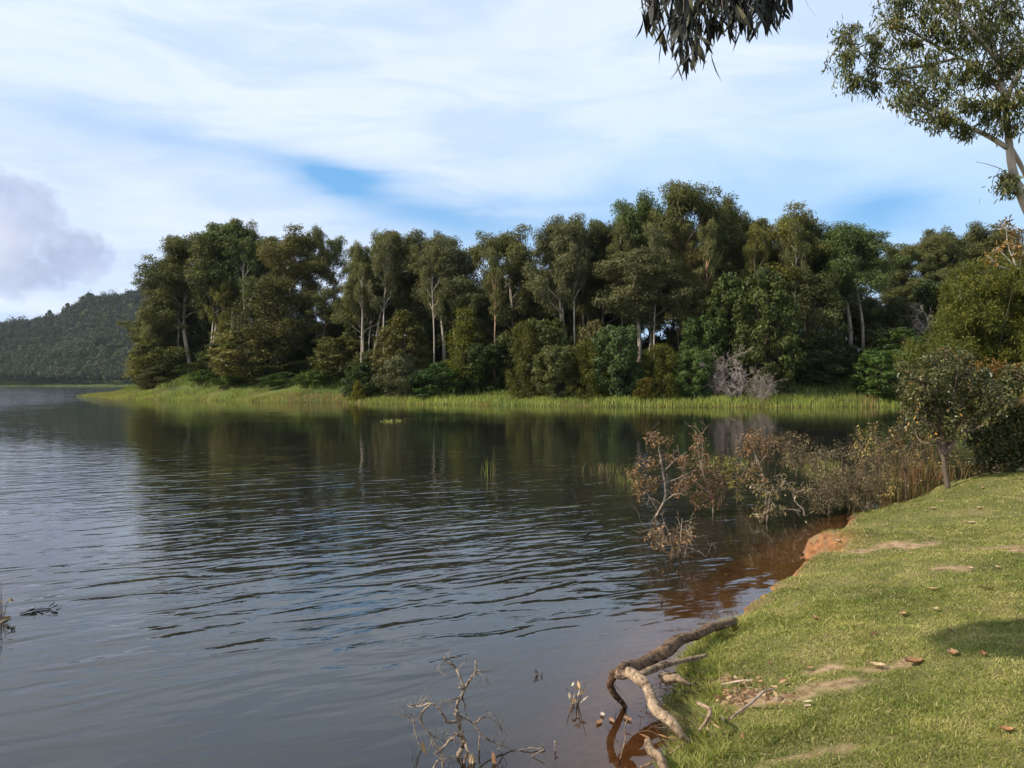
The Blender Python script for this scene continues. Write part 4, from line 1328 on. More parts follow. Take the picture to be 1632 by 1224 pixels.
bush('orange_shrub', 'shrub with dull orange flowers or leaves between the wattle and dark shrub', 'shrub', (b[0], b[1], hgt(*b)),
     [(1575, 588, 20, 18.6), (1597, 592, 20, 18.6), (1560, 596, 14, 18.6), (1620, 612, 16, 18.4), (1502, 562, 12, 19), (1515, 568, 10, 19), (1625, 592, 16, 18.8), (1630, 640, 12, 17.4)], 'orange', 0.08, 0.026, 2600, 205, gB, srad=0.03, tint=(.7, .72, .7))
bush('sapling', 'thin gum sapling with orange tipped leaves above the wattle at right', 'tree', (15.0, 25.0, hgt(15, 25)),
     [(1603, 362, 16, 24.5), (1618, 385, 18, 24.5), (1632, 400, 20, 24.5), (1580, 412, 12, 24.5), (1590, 395, 10, 24.5)], 'near_gum', 0.14, 0.04, 1500, 206, None,
     tint=(2.0, 1.25, 0.8), stem=[[(15.0, 25.0, hgt(15, 25)), W3(1640, 500, 24.7), W3(1625, 430, 24.5)]], srad=0.05, bark='pale')
b = (8.0, 18.0)
bush('shrub', 'small shrub with russet leaves leaning over the water beside the small tree', 'shrub', (b[0], b[1], max(0, hgt(*b))),
     [(1440, 612, 12, 18), (1450, 655, 15, 18), (1442, 680, 14, 18), (1432, 700, 12, 18), (1465, 690, 15, 18)], 'orange', 0.08, 0.03, 2200, 207, gB, tint=(0.40, 0.5, 0.7), srad=0.02)

# ---- dead brush and drowned saplings
def brush(name, label, stems, leafblobs, seed, twr=0.010, per=125, group='half drowned dead saplings', cat='dead sapling', tint=(1.25, .97, .86), Lf=0.075, Wf=0.026, leaf='dry', side=3, bark='twig', tl=0.25):
    """traced stems [(points px,py,Y), radius] with side twigs and dry leaves in leafblobs (px, py, r px, Y)"""
    rng = np.random.default_rng(seed)
    P0 = W3(*stems[0][0][0])
    base = P0.copy()
    e = tag(empty(name, base), label, cat, group)
    tb = Buf(); lb = Buf(); tips = []
    allp = []
    for pts, r_ in stems:
        s_ = spline([W3(*q) for q in pts], 6)
        s_ += rng.normal(0, r_ * 0.25, s_.shape)
        tube(tb, local(s_, base), np.linspace(r_, r_ * 0.45, len(s_)), 6, rough=0.08, rng=rng)
        allp.append(s_)
        for q in range(side):
            twigs(tb, tips, s_[rng.integers(len(s_) // 3, len(s_))] - base, norm(rng.normal(size=3) + np.array([0, 0, .4])), tl * rng.uniform(0.6, 1.2), r_ * 0.4, rng, 0, 2, 2, 0.25, 0.05, 0.7, 0.65, 3, 3)
    allp = np.vstack(allp)
    for px, py, rp, Y in leafblobs:
        c = W3(px, py, Y); r_ = rp / F * Y
        near_ = allp[np.argmin(np.linalg.norm(allp - c, axis=1))]
        s_ = spline([near_, (near_ + c) / 2 + rng.normal(0, 0.04, 3), c], 4)
        tube(tb, local(s_, base), np.linspace(twr * 0.7, 0.003, len(s_)), 4)
        tt = []
        for q in range(4):
            twigs(tb, tt, c - base - rng.normal(0, r_ * .3, 3), norm(rng.normal(size=3)), r_ * 0.9, 0.004, rng, 0, 1, 2, 0.3, 0, 0.7, 0.6, 3, 3)
        tips_ = tt + [(c - base + norm(rng.normal(size=3)) * r_ * rng.random() ** 0.5 * np.array([1, 1, 0.8]), norm(rng.normal(size=3))) for q in range(int(per * (rp / 20) ** 2))]
        tips_ = [t for t in tips_ if t[0][2] + base[2] > 0.02]
        hang_leaves(lb, tips_, 1, Lf, Wf, rng, 0.6, 0.02, 0.0, 1.0, 0.3)
    tb.build('stems', M[bark], e, True)
    if lb.n:
        c_ = lb.build('leaves', M[leaf], e); c_.color = (*tint, 1)
    return e


Ya = 16.6
brush('dead_sapling', 'drowned sapling with a pale forked bare stem rising from the lake', [
    ([(1047, 832, Ya), (1048, 818, Ya), (1060, 795, Ya), (1059, 770, Ya), (1055, 740, Ya), (1050, 715, Ya), (1049, 700, Ya)], 0.026),
    ([(1060, 798, Ya), (1072, 790, Ya), (1085, 787, Ya), (1090, 790, Ya)], 0.014), ([(1060, 770, Ya), (1085, 760, Ya), (1110, 748, Ya)], 0.012),
    ([(1058, 752, Ya), (1075, 735, Ya), (1095, 720, Ya)], 0.012), ([(1047, 812, Ya), (1038, 798, Ya), (1033, 788, Ya)], 0.012),
    ([(1050, 710, Ya), (1040, 700, Ya), (1028, 698, Ya)], 0.010)],
    [(1040, 697, 16, Ya), (1056, 703, 10, Ya), (1035, 740, 16, Ya), (1022, 765, 16, Ya), (1040, 775, 14, Ya), (1062, 730, 10, Ya), (1008, 752, 12, Ya), (1015, 785, 12, Ya)], 301)
Yb = 17.2
brush('dead_sapling', 'bushy brown-leaved sapling right behind the pale forked stem', [
    ([(1135, 828, Yb), (1136, 800, Yb), (1125, 770, Yb), (1115, 730, Yb), (1112, 700, Yb)], 0.02), ([(1118, 750, Yb), (1120, 720, Yb), (1117, 692, Yb)], 0.014),
    ([(1134, 795, Yb), (1145, 780, Yb), (1150, 765, Yb)], 0.01), ([(1130, 785, Yb), (1105, 765, Yb), (1085, 750, Yb)], 0.01)],
    [(1113, 698, 13, Yb), (1110, 718, 16, Yb), (1092, 735, 18, Yb), (1125, 745, 20, Yb), (1100, 765, 22, Yb), (1128, 775, 20, Yb), (1148, 765, 15, Yb), (1115, 795, 20, Yb), (1082, 780, 16, Yb), (1140, 795, 14, Yb)], 302, tint=(1.1, 0.80, 0.75))
Yc = 12.8
brush('dead_sapling', 'low tangle of twigs with pale leaves nearest the camera, standing in the lake', [
    ([(1075, 902, Yc), (1072, 880, Yc), (1066, 850, Yc), (1058, 832, Yc)], 0.013), ([(1078, 895, Yc), (1085, 860, Yc), (1087, 826, Yc)], 0.012),
    ([(1095, 872, Yc), (1115, 880, Yc), (1132, 892, Yc)], 0.010), ([(1070, 890, Yc), (1050, 868, Yc), (1035, 845, Yc)], 0.010), ([(1090, 890, Yc), (1096, 860, Yc), (1094, 840, Yc)], 0.01)],
    [(1050, 845, 14, Yc), (1062, 865, 14, Yc), (1078, 862, 16, Yc), (1092, 855, 12, Yc), (1042, 862, 10, Yc), (1085, 880, 12, Yc), (1095, 850, 10, Yc)], 303, per=26, Lf=0.07, Wf=0.028, side=5)
Yd = 19.5
brush('dead_sapling', 'tall drowned sapling with a round brown head of leaves', [
    ([(1222, 795, Yd), (1218, 765, Yd), (1210, 740, Yd), (1200, 715, Yd), (1195, 695, Yd)], 0.022), ([(1210, 740, Yd), (1225, 720, Yd), (1232, 705, Yd)], 0.013), ([(1216, 760, Yd), (1195, 750, Yd), (1180, 735, Yd)], 0.013)],
    [(1190, 700, 18, Yd), (1208, 695, 18, Yd), (1225, 706, 16, Yd), (1200, 715, 16, Yd), (1185, 718, 12, Yd), (1222, 722, 12, Yd), (1205, 745, 13, Yd), (1190, 760, 14, Yd), (1215, 768, 13, Yd)], 304, tint=(1.25, 0.92, 0.8), per=95)
Ye = 16.0
brush('dead_sapling', 'leaning sapling with pale curled tips right of the bushy brown one', [
    ([(1282, 822, Ye), (1280, 812, Ye), (1268, 800, Ye), (1263, 785, Ye), (1255, 772, Ye), (1244, 768, Ye)], 0.016), ([(1276, 815, Ye), (1262, 811, Ye), (1254, 813, Ye)], 0.010),
    ([(1222, 835, Ye), (1225, 800, Ye), (1232, 775, Ye)], 0.012)],
    [(1238, 785, 14, Ye), (1222, 800, 16, Ye), (1212, 780, 14, Ye), (1232, 812, 13, Ye), (1210, 820, 12, Ye), (1262, 776, 10, Ye), (1285, 780, 10, Ye), (1245, 770, 10, Ye)], 305, per=32, tint=(1.1, 1.1, 1.0))
Yf = 18.0
k = 0
for (px, py, hp, wp, lab, tint) in (
        (1165, 790, 45, 45, 'low yellow-brown drowned bush between two taller brown saplings', (1.5, 1.4, 0.6)),
        (1330, 765, 40, 45, 'twiggy grey-brown bush standing in the shallows off the bank', (1.0, 0.95, 0.9)),
        (1350, 795, 45, 45, 'tangled dry bush at the water edge below the twiggy grey one', (0.95, 0.85, 0.75)),
        (1395, 780, 75, 60, 'dry straw-brown bush left of the small tree', (1.6, 1.4, 0.85)),
        (1395, 735, 35, 45, 'upper dry bush with pale dead leaves behind the straw-brown one', (1.1, 1.0, 0.9)),
        (1445, 770, 80, 55, 'reddish dry bush close against the small tree trunk', (1.05, .9, .75)),
        (1475, 748, 62, 60, 'tawny dead shrub behind the small tree trunk', (1.9, 1.6, 0.9)),
        (1550, 745, 62, 60, 'tawny dry shrub between the small tree and the dark shrub', (1.3, 1.0, 0.65)),
        (1290, 748, 24, 45, 'low dry plant with white specks beside the reed tuft', (1.1, 1.05, 0.9)),
        (1255, 735, 30, 50, 'small russet plant just right of the round-headed sapling', (1.0, 0.85, 0.75)),
        (1375, 805, 45, 60, 'lowest dry bush along the lawn edge', (0.8, 0.68, 0.6)),
        (1318, 806, 26, 36, 'drowned dark brush left of the lawn corner', (0.75, 0.7, 0.65))):
    k += 1
    rng = np.random.default_rng(400 + k)
    Y = {1165: 17.5}.get(px, min(20.5, 15.6 + (830 - py) * 0.045))
    stems = []; blobs = []
    for q in range(4):
        x1 = px + rng.normal(0, wp * .4); lean = rng.normal(0, 10)
        dY = rng.normal(0, .25)
        stems.append(([(x1, py + 14, Y + dY), (x1 + lean * .4, py - hp * .4, Y + dY), (x1 + lean, py - hp * rng.uniform(.7, 1.05), Y + dY)], 0.010))
    for q in range(14):
        blobs.append((px + rng.normal(0, wp * .45), py - hp * rng.uniform(-0.1, 1.25) , rng.uniform(6, 17), Y + rng.normal(0, .25)))
    brush('dry_shrub', lab, stems, blobs, 500 + k, 0.008, 26, 'dry brush along the near bank', 'dry shrub', tuple(t * q for t, q in zip(tint, (.88, 1.0, 1.0))), Lf=0.07, Wf=0.022, side=9, tl=0.32, bark='browntwig')


# ---- reed tufts in the lake
def tuft(label, px, py, wp, hp, n, seed, tint=(1, 1, 1), vlo=0.2, vhi=0.9, wd=0.02, cat='reeds', bendy=0.22):
    rng = np.random.default_rng(seed)
    X, Y = on_water(px, py)
    e = empty('reed_tuft', (X, Y, -0.03))
    tag(e, label, cat, 'reed tufts standing in the lake')
    n_ = n
    x = rng.normal(0, wp / F * Y * .35, n_); y = rng.normal(0, 0.25, n_)
    h = hp / F * Y * rng.uniform(0.4, 1.05, n_)
    rb = Buf()
    blades(rb, x, y, np.full(n_, -0.05), h, np.full(n_, wd), rng.uniform(vlo, vhi, n_), rng, bendy)
    o = rb.build('blades', M['reed'], e); o.color = (*tint, 1)


tuft('pale green reed tuft at the far left of the drowned brush', 968, 752, 50, 22, 90, 601, (.5, .5, .55), vlo=.05, vhi=.5)
tuft('greener reed tuft left against the pale forked sapling', 1003, 770, 34, 30, 110, 602, (.55, .58, .55), vlo=.1, vhi=.55)
tuft('bright green reed tuft behind the brush by the bank', 1308, 748, 40, 26, 220, 603, (1, 1, .9))
tuft('thin green reeds between two brown saplings', 1155, 740, 70, 22, 120, 604, (.8, .8, .7))
tuft('sparse lone reed stalks in open water near the middle of the lake', 778, 757, 22, 38, 12, 605, (.7, .7, .6), bendy=.12)
tuft('low floating weed beside the lone reed stalks', 820, 757, 60, 6, 16, 606, (.5, .5, .45), bendy=.6)
tuft('tiny left tuft of reeds in the open lake near the far shore', 617, 672, 14, 7, 26, 607, (1.3, 1.2, 1.1), wd=.07)
tuft('tiny right tuft of reeds in the open lake near the far shore', 635, 671, 8, 6, 12, 608, (1.3, 1.2, 1.1), wd=.07)
tuft('olive reeds under the bank shrub where the lawn meets the brush', 1400, 790, 90, 40, 300, 609, (.7, .65, .6), vlo=.05, vhi=.5)
tuft('tawny grass standing behind the small tree trunk', 1465, 768, 80, 50, 420, 610, (.75, .62, .6), vlo=.0, vhi=.45)

# ------------------------------------------------------------------ exposed roots on the near bank
rng = np.random.default_rng(700)


def zpt(px, py, z):
    d = (H0 - z) * F / (py - 612.0)
    return np.array([(px - 816) / F * d, d, z])


def root_obj(name, label, cat, strands, seed, mat='root', group=None, sides=14, rough=0.04, tones=None):
    rng = np.random.default_rng(seed)
    base = strands[0][0][0].copy()
    b_ = Buf()
    for si, (pts, rad) in enumerate(strands):
        s_ = spline(pts, 9)
        rr = np.interp(np.linspace(0, 1, len(s_)), np.linspace(0, 1, len(rad)), rad)
        tt_ = np.arange(len(s_))[:, None] * 0.35 + rng.random(3) * 6
        s_ = s_ + np.sin(tt_ * np.array([1.0, 1.3, 0.8])) * rr[:, None] * 0.22
        rr = rr * (0.76 + 0.05 * np.sin(np.arange(len(rr)) * 0.31 + seed) + rng.normal(0, .025, len(rr)))
        tube(b_, local(s_, base), rr, sides, v=(tones[si] if tones else 0.6), rough=rough, rng=rng, ridge=0.13)
    o = b_.build(name, M[mat], None, True)
    o.location = base
    tag(o, label, cat, group)
    return o


Nd = zpt(983, 1072, 0.34)
gR = 'bare roots on the near bank'
o = root_obj('tree_root', 'thick bent root arching from the lawn to an elbow above the water', 'root', [
    ([zpt(1172, 988, .20), zpt(1150, 996, .22), zpt(1118, 1010, .26), zpt(1085, 1016, .30), zpt(1062, 1040, .29), zpt(1030, 1052, .30), zpt(1000, 1064, .33), Nd], [.045, .055, .055, .065, .075, .07, .055, .05]),
    ([Nd, zpt(1005, 1074, .35), zpt(1025, 1090, .34), zpt(1042, 1120, .30), zpt(1062, 1148, .24), zpt(1084, 1168, .18), zpt(1100, 1182, .12)], [.055, .06, .058, .052, .050, .046, .035, .012]),
    ([Nd + np.array([-.02, 0, .0]), zpt(972, 1088, .24), zpt(984, 1112, .10), zpt(997, 1128, -.02), zpt(1002, 1140, -.2)], [.045, .035, .032, .028, .022]),
], 701, group=gR, tones=(0.12, 0.85, 0.05))
root_obj('tree_root', 'thinner straight root beside the thick bent one, running into the grass', 'root', [
    ([zpt(1008, 1076, .30), zpt(1030, 1070, .31), zpt(1070, 1058, .29), zpt(1100, 1050, .27), zpt(1125, 1044, .26)], [.026, .032, .030, .024, .018])], 702, group=gR)
root_obj('tree_root', 'short grey root knuckle half buried at the grass edge', 'root', [
    ([zpt(1050, 1082, .22), zpt(1062, 1080, .24), zpt(1080, 1084, .24), zpt(1102, 1092, .2)], [.012, .045, .04, .012]),
    ([zpt(1048, 1078, .2), zpt(1060, 1074, .22), zpt(1078, 1072, .22)], [.014, .012, .008])], 703, group=gR)
root_obj('tree_root', 'pale root stump angling up from the bottom edge of the view', 'root', [
    ([zpt(1032, 1180, .16), zpt(1040, 1196, .17), zpt(1052, 1214, .14), zpt(1066, 1240, .08)], [.03, .038, .038, .034]),
    ([zpt(1020, 1222, .03), zpt(1045, 1214, .06), zpt(1070, 1200, .08), zpt(1092, 1184, .12)], [.012, .014, .012, .008])], 704, group=gR)
root_obj('tree_root', 'thin curled root looping over the grass edge', 'root', [
    ([zpt(1112, 1120, .3), zpt(1126, 1126, .31), zpt(1132, 1136, .30), zpt(1125, 1150, .27), zpt(1113, 1164, .22)], [.014, .018, .017, .014, .010])], 705, group=gR)
root_obj('stick', 'thin upright stick standing in the shallows by the root elbow', 'stick', [
    ([zpt(986, 1226, -.08), zpt(990, 1205, .02), zpt(997, 1180, .14), zpt(996, 1160, .23), zpt(1003, 1138, .33)], [.010, .009, .008, .006, .004])], 706, sides=6)
root_obj('stick', 'dead branch lying in the leaf litter on the lawn', 'stick', [
    ([zpt(1165, 1145, .42), zpt(1190, 1125, .46), zpt(1215, 1105, .5), zpt(1235, 1096, .5)], [.010, .014, .012, .006])], 707, sides=6, mat='twig')
root_obj('stick', 'pale thin stick at the upper side of the leaf litter', 'stick', [
    ([zpt(1150, 1090, .40), zpt(1175, 1086, .44), zpt(1200, 1084, .47)], [.007, .009, .006])], 708, sides=6, mat='twig')
# hanging rootlets of the big root
rl = Buf()
r0 = zpt(1040, 1050, .3)
for i in range(46):
    f = rng.random()
    path = spline([zpt(1150, 996, .20), zpt(1085, 1016, .26), zpt(1062, 1040, .25), zpt(1000, 1064, .29), zpt(972, 1088, .22), zpt(997, 1128, .02)], 8)
    p = path[int(f * (len(path) - 1))] + rng.normal(0, .015, 3)
    q = p + np.array([rng.normal(0, .03), rng.normal(0, .03), -rng.uniform(.03, .12)])
    tube(rl, local(spline([p, (p + q) / 2 + rng.normal(0, .012, 3), q], 3), r0), np.linspace(.0028, .001, 7), 4)
o = rl.build('rootlets', M['dark']); o.location = r0
tag(o, 'fine rootlets hanging below the thick bent root', 'roots', kind='stuff')
# fine roots hanging in the eroded bank
b_ = Buf()
bx = zpt(1080, 1110, .15)
for i in range(420):
    px = rng.normal(1095, 24); py = rng.uniform(1072, 1190)
    g = on_ground(px, py)
    p = np.array([g[0], g[1], g[2] + 0.01])
    d = np.array([rng.normal(-.6, .6), rng.normal(-.4, .6), rng.normal(.1, .4)])
    pts = spline([p, p + d * .05 + np.array([0, 0, .02]), p + d * .12 + np.array([0, 0, rng.normal(0, .02)])], 3)
    tube(b_, local(pts, bx), np.linspace(.0035, .0012, len(pts)), 4)
o = b_.build('root_fibres', M['dark']); o.location = bx
tag(o, 'tangle of fine dark root fibres in the eroded grass edge', 'roots', kind='stuff')

# ---- dead snag at the bottom edge
Ys = 5.95
def S(px, py, dy=0.0): return (px, py, Ys + dy)
snag = [
    ([S(727, 1236), S(732, 1205), S(738, 1185), S(733, 1162), S(729, 1142), S(728, 1128), S(735, 1110), S(740, 1097)], 0.016),
    ([S(740, 1097), S(733, 1078), S(724, 1062, .05), S(711, 1054, .05), S(709, 1046, .05)], 0.008),
    ([S(740, 1097), S(750, 1082, -.03), S(758, 1068, -.03), S(757, 1054, -.03)], 0.009),
    ([S(730, 1150), S(712, 1150, -.05), S(706, 1138, -.1), S(696, 1126, -.12), S(684, 1121, -.12), S(668, 1126, -.1), S(655, 1123, -.1)], 0.008),
    ([S(684, 1123, -.12), S(672, 1138, -.12), S(673, 1152, -.1), S(686, 1170, -.1), S(710, 1182, -.05)], 0.006),
    ([S(731, 1140), S(745, 1146, .1), S(756, 1152, .15), S(775, 1142, .2), S(795, 1155, .2), S(800, 1166, .2)], 0.006),
    ([S(753, 1150, .1), S(765, 1168, .1), S(785, 1182, .1), S(805, 1190, .1), S(822, 1196, .1), S(845, 1192, .1), S(870, 1194, .1)], 0.006),
    ([S(738, 1170), S(725, 1172, -.05), S(712, 1186, -.1), S(700, 1198, -.1)], 0.012),
    ([S(680, 1236, .1), S(672, 1200, .1), S(663, 1170, .1), S(658, 1150, .1), S(649, 1142, .1)], 0.005),
    ([S(659, 1152, .1), S(660, 1137, .1)], 0.004),
    ([S(708, 1236, -.1), S(705, 1205, -.1), S(693, 1185, -.1), S(682, 1170, -.1)], 0.006),
    ([S(690, 1226, -.2), S(698, 1212, -.2), S(704, 1216, -.2), S(708, 1230, -.2)], 0.005),
    ([S(765, 1172, .1), S(764, 1195, .1), S(770, 1210, .1), S(785, 1220, .1)], 0.005),
    ([S(738, 1180), S(745, 1195, -.1), S(740, 1215, -.1), S(742, 1232, -.1)], 0.010),
]
snag = [(p_, r_ * 1.25) for p_, r_ in snag]
brush('dead_branch', 'forked bare dead branch sticking out of the water at the bottom edge', snag, [], 801, bark='snagbark', group=None, cat='dead branch', side=4, tl=0.10)
brush('dead_branch', 'small bleached twig broken off at its tip, right of the forked dead branch', [([S(888, 1236, .1), S(886, 1205, .1), S(884, 1180, .1)], 0.007), ([S(884, 1182, .1), S(889, 1186, .1)], .006)], [], 802, group=None, cat='dead branch', side=0)
brush('dead_branch', 'low curved twig lying at the bottom edge between the forked branch and the bleached twig', [([S(815, 1230), S(835, 1226), S(845, 1208), S(868, 1194)], 0.006), ([S(826, 1228), S(825, 1212)], .004)], [], 803, group=None, cat='dead branch', side=1, tl=.08)
lb = Buf(); rng = np.random.default_rng(804)
ob0 = W3(748, 1205, 5.85)
P = np.array([W3(x_, y_, 5.85) for x_, y_ in ((744, 1196), (749, 1198), (753, 1200), (672, 1180), (785, 1196), (787, 1204))])
leaf_curved(lb, local(P, ob0), np.array([[.05, 0, -1.]] * 6) + rng.normal(0, .15, (6, 3)), rng.normal(size=(6, 3)) + np.array([0, -1., 0]), 0.10, 0.028, np.array([.75, .95, .8, .6, .5, .4]), .1)
o = lb.build('withered_leaves', M['litter']); o.location = ob0
tag(o, 'withered straw-coloured leaves caught on the forked dead branch', 'leaves', kind='stuff')

# ---- plant with pale leaves in the shallows
def stalk(label, px, py, n, spread, Lf, Wf, seed, mat='litter', vlo=.6, vhi=1., twigs_=4, name='drowned_plant', grp='drowned leafy stalks', hgt__=.12):
    rng = np.random.default_rng(seed)
    X, Y = on_water(px, py)
    e = tag(empty(name, (X, Y, 0)), label, 'plant', grp)
    tb = Buf(); lb = Buf(); tips = []
    for q in range(twigs_):
        d = np.array([rng.normal(0, .5), rng.normal(0, .3), 1])
        pts = spline([np.array([0, 0, -.05]), d * hgt__ * .5 + rng.normal(0, .01, 3), d * hgt__ * rng.uniform(.7, 1.3)], 4)
        tube(tb, pts, np.linspace(.005, .002, len(pts)), 5)
        tips.append(pts)
    tb.build('stems', M['dark'], e, True)
    tp = np.vstack(tips)
    P = tp[rng.integers(2, len(tp), n)] + rng.normal(0, spread * .2, (n, 3))
    P[:, 2] = np.maximum(P[:, 2], .03)
    T_ = norm(rng.normal(0, 1, (n, 3)) + np.array([0, 0, -.1]))
    T_[:, 2] = np.maximum(T_[:, 2], -P[:, 2] / Lf * .8)
    leaf_curved(lb, P, T_, norm(rng.normal(size=(n, 3)) + np.array([-.4, -.6, .8])), Lf * rng.uniform(.6, 1.1, n), Wf, rng.uniform(vlo, vhi, n), rng.normal(0, .15, n))
    lb.build('leaves', M[mat], e)


stalk('drowned stalk with a bunch of pale tan leaves in the shallows', 918, 1124, 13, .12, .085, .022, 811, hgt__=.16, twigs_=5)
stalk('small dark sprig poking out of the water left of the tan-leaved stalk', 858, 1078, 5, .03, .04, .006, 812, mat='hang', vlo=0, vhi=.5, hgt__=.05, grp=None)
stalk('brown and white leafy sprig at the left edge of the water', 3, 990, 26, .2, .11, .03, 813, mat='dry', vlo=.3, vhi=1, hgt__=.34, twigs_=6)
stalk('low dark leaves floating right of the left-edge sprig', 20, 1004, 6, .1, .06, .03, 814, mat='hang', vlo=0, vhi=.5, hgt__=.03, grp=None)
stalk('submerged sprig rising by the drowned brush in mid water', 1055, 958, 6, .08, .06, .02, 815, mat='dry', vlo=0, vhi=.5, hgt__=.07, grp=None)
b_ = Buf(); rng = np.random.default_rng(816)
X0, Y0 = on_water(58, 978)
P = []
for q in ((32, 979), (38, 977), (44, 976), (50, 974), (57, 973), (70, 979), (76, 970), (88, 970), (81, 971)):
    X, Y = on_water(*q); P.append((X - X0, Y - Y0, .01))
P = np.array(P); n_ = len(P)
leaf_curved(b_, P, np.stack([rng.normal(1, .3, n_), rng.normal(0, .5, n_), rng.uniform(0, .5, n_)], 1), np.tile([0, 0, 1.], (n_, 1)) + rng.normal(0, .3, (n_, 3)), .10, .05, np.full(n_, .2), .2)
tube(b_, spline([P[0], P[4], P[8]], 5), .006, 5)
o = b_.build('floating_twig', M['hang']); o.location = (X0, Y0, 0)
tag(o, 'trailing twig with small dark leaves floating at the left', 'twig')

# ------------------------------------------------------------------ fallen leaves
def fallen(px, py, L, Wd, v, label, group, seed, water_=False, curl=.28):
    rng = np.random.default_rng(seed)
    if water_:
        X, Y = on_water(px, py); Z = 0.008; curl = .08
    else:
        X, Y, Z = on_ground(px, py); Z += 0.022; L *= 1.15; Wd *= 1.2; v = v * .85
    a = rng.random() * 6.28
    # a broad leaf: ribbed, curled sheet
    nu, nv_ = 9, 5
    uu = np.linspace(0, 1, nu)[:, None]; vv_ = np.linspace(-1, 1, nv_)[None]
    wid = np.sin(math.pi * np.clip(uu, 0.02, 1) ** 0.85) ** 0.8 * Wd / 2 * (1 + 0.15 * rng.normal(size=(nu, 1)))
    lx = (uu - .5) * L + 0 * vv_
    ly = vv_ * wid
    lz = curl * Wd * (vv_ ** 2) * .8 + curl * L * (uu - .5) ** 2 + rng.normal(0, .06 * curl * Wd, (nu, nv_)) + 0.0015
    V = np.stack([lx * math.cos(a) - ly * math.sin(a), lx * math.sin(a) + ly * math.cos(a), lz], -1).reshape(-1, 3)
    i0 = (np.arange(nu - 1)[:, None] * nv_ + np.arange(nv_ - 1)[None]).ravel()
    b_ = Buf()
    b_.add(V, v, Q=np.stack([i0, i0 + 1, i0 + nv_ + 1, i0 + nv_], 1))
    st = np.array([[math.cos(a), math.sin(a), 0]]) * np.array([[-L * .5], [-L * .62], [-L * .75]]) + np.array([[0, 0, .004]])
    tube(b_, st, .0018, 4, v=v * .6)
    o = b_.build('fallen_leaf', M['litter'], None, True)
    o.location = (X, Y, Z)
    tag(o, label, 'leaf', group)


gL = 'fallen leaves scattered on the lawn'
LV = [
    (1457, 1062, .12, .085, .33, 'large crumpled orange-brown leaf on the bare patch of lawn'),
    (1518, 1048, .10, .06, .62, 'tan pointed leaf just left of the shadow on the lawn'),
    (1566, 1048, .09, .05, .38, 'reddish leaf lying in the lower edge of the shadow'),
    (1393, 1016, .10, .04, .15, 'dark brown curled leaf in the middle of the lawn'),
    (1300, 990, .09, .05, .25, 'brown leaf on the lawn nearest the shore bend'),
    (1486, 943, .10, .045, .8, 'pale straw leaf in mid lawn, left of a dark twig-like leaf'),
    (1572, 942, .12, .035, .08, 'long dark leaf on the upper right lawn'),
    (1438, 984, .09, .05, .7, 'straw-coloured leaf left of a whitish one on mid lawn'),
    (1490, 976, .07, .04, .97, 'whitish upright leaf right of a straw-coloured one on mid lawn'),
    (1546, 910, .10, .05, .93, 'cream leaf on the upper lawn beside a smaller white one'),
    (1590, 908, .07, .045, .95, 'small white leaf right of the cream one on the upper lawn'),
    (1545, 836, .14, .06, .96, 'cream leaf alone near the crest of the lawn'),
    (1487, 813, .10, .06, .96, 'bright cream leaf on the lawn below the small tree'),
    (1475, 817, .05, .04, .96, 'tiny pale leaf touching the bright cream one below the small tree'),
    (1560, 812, .10, .05, .92, 'pale leaf on the crest right of the bright cream one'),
    (1565, 780, .12, .05, .9, 'pale leaf near the top of the lawn under the dark shrub'),
    (1625, 765, .10, .05, .85, 'straw leaf at the right end of the lawn crest'),
    (1268, 940, .07, .03, .85, 'tiny pale leaf at the grass edge by the shore'),
    (1515, 1010, .07, .03, .12, 'small dark leaf left of the shadow on the lawn'),
    (1605, 1172, .07, .05, .45, 'small brown leaf near the bottom right of the lawn'),
    (1398, 1068, .09, .07, .95, 'whitish scrap of bark beside the crumpled orange-brown leaf'),
    (1335, 868, .08, .05, .97, 'white pebble-like leaf on the lawn corner above the red bank'),
    (1480, 858, .06, .03, .9, 'speck of a pale leaf above the brown patch of lawn'),
    (1290, 1070, .05, .03, .6, 'small tan leaf above the bare soil patch'),
    (1452, 885, .05, .03, .85, 'pale speck of leaf on the brown patch of lawn'),
]
for i, (px, py, L_, W_, v_, lab) in enumerate(LV):
    fallen(px, py, L_, W_, v_, lab, gL, 900 + i)
gW = 'leaves floating by the roots'
fallen(1000, 1147, .10, .045, .42, 'orange leaf floating by the root elbow', gW, 950, True)
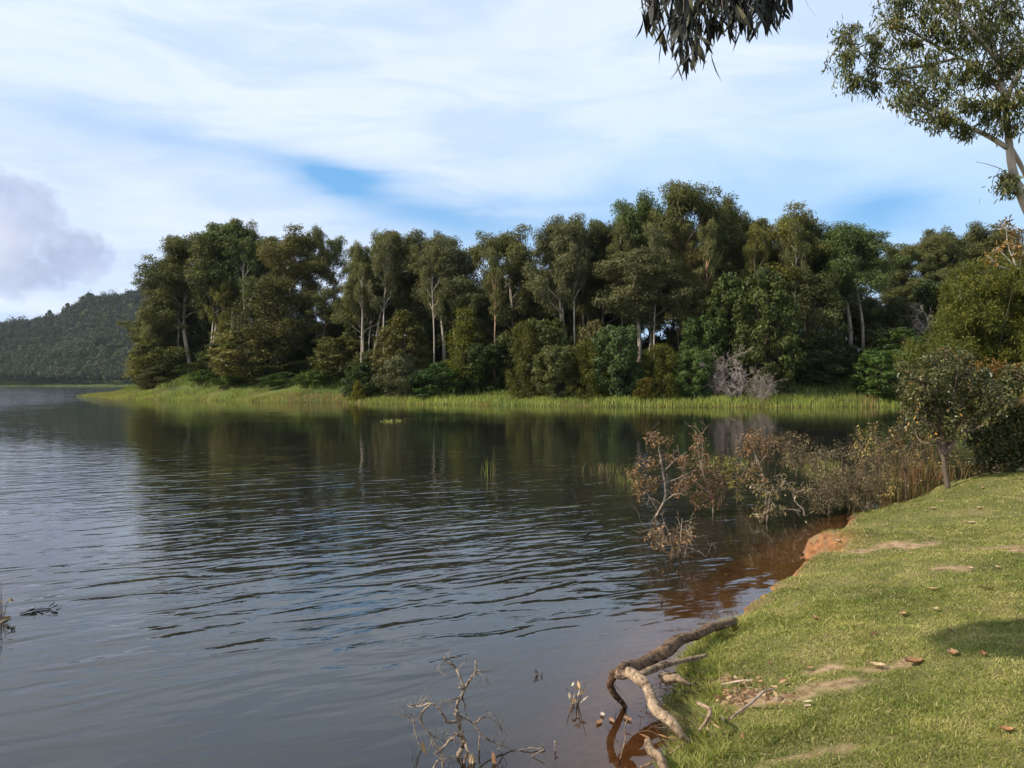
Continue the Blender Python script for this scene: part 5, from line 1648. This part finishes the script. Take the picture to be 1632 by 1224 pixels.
fallen(975, 1150, .09, .035, .55, 'tan leaf floating between the orange and the pinkish leaf', gW, 951, True)
fallen(955, 1152, .11, .04, .30, 'pinkish brown leaf floating left of the orange one', gW, 952, True)
fallen(960, 1140, .08, .03, .98, 'pale greenish leaf floating above the pinkish one', gW, 953, True)
# litter heap: leaves one could not count
rng = np.random.default_rng(960)
lb = Buf()
lx0 = np.array(on_ground(1185, 1120))
for cxp, cyp, sx, sy, n_ in ((1185, 1110, 30, 16, 150), (1140, 1160, 14, 14, 45), (1090, 1160, 25, 20, 30), (1350, 850, 40, 18, 20), (1240, 1110, 30, 14, 26), (1170, 1090, 10, 6, 20)):
    for q in range(n_):
        g = on_ground(cxp + rng.normal(0, sx), cyp + rng.normal(0, sy))
        p = np.array([[g[0], g[1], g[2] + rng.uniform(.012, .05)]])
        leaf_curved(lb, local(p, lx0), np.array([[rng.normal(), rng.normal(), rng.normal(0, .25)]]), np.array([[rng.normal(0, .4), rng.normal(0, .4) - .2, 1]]),
                    rng.uniform(.03, .085), rng.uniform(.010, .026), np.array([rng.random() ** 1.6 * .9]), rng.normal(0, .25))
o = lb.build('leaf_litter', M['litter']); o.location = lx0
tag(o, 'heap of curled tan leaf litter on the bank beside the roots', 'leaf litter', kind='stuff')

# ------------------------------------------------------------------ haze
hz = bpy.data.meshes.new('haze')
X0, X1, Y0_, Y1, Z0, Z1 = -2600, 2600, -1600, 4600, -12, 330
vs = [(x_, y_, z_) for x_ in (-3600, 3600) for y_ in (Y0_, Y1) for z_ in (Z0, Z1)]
hz.from_pydata(vs, [], [(0, 1, 3, 2), (4, 6, 7, 5), (0, 4, 5, 1), (2, 3, 7, 6), (0, 2, 6, 4), (1, 5, 7, 3)])
m, n, out = new_mat('haze_air')
pv = n.node('ShaderNodeVolumePrincipled')
pv.inputs['Color'].default_value = (0.72, 0.84, 1.0, 1)
pv.inputs['Density'].default_value = 0.00004
pv.inputs['Anisotropy'].default_value = 0.2
n.l.new(pv.outputs[0], out.inputs['Volume'])
hz.materials.append(m)
tag(link('haze', hz), kind='stuff')
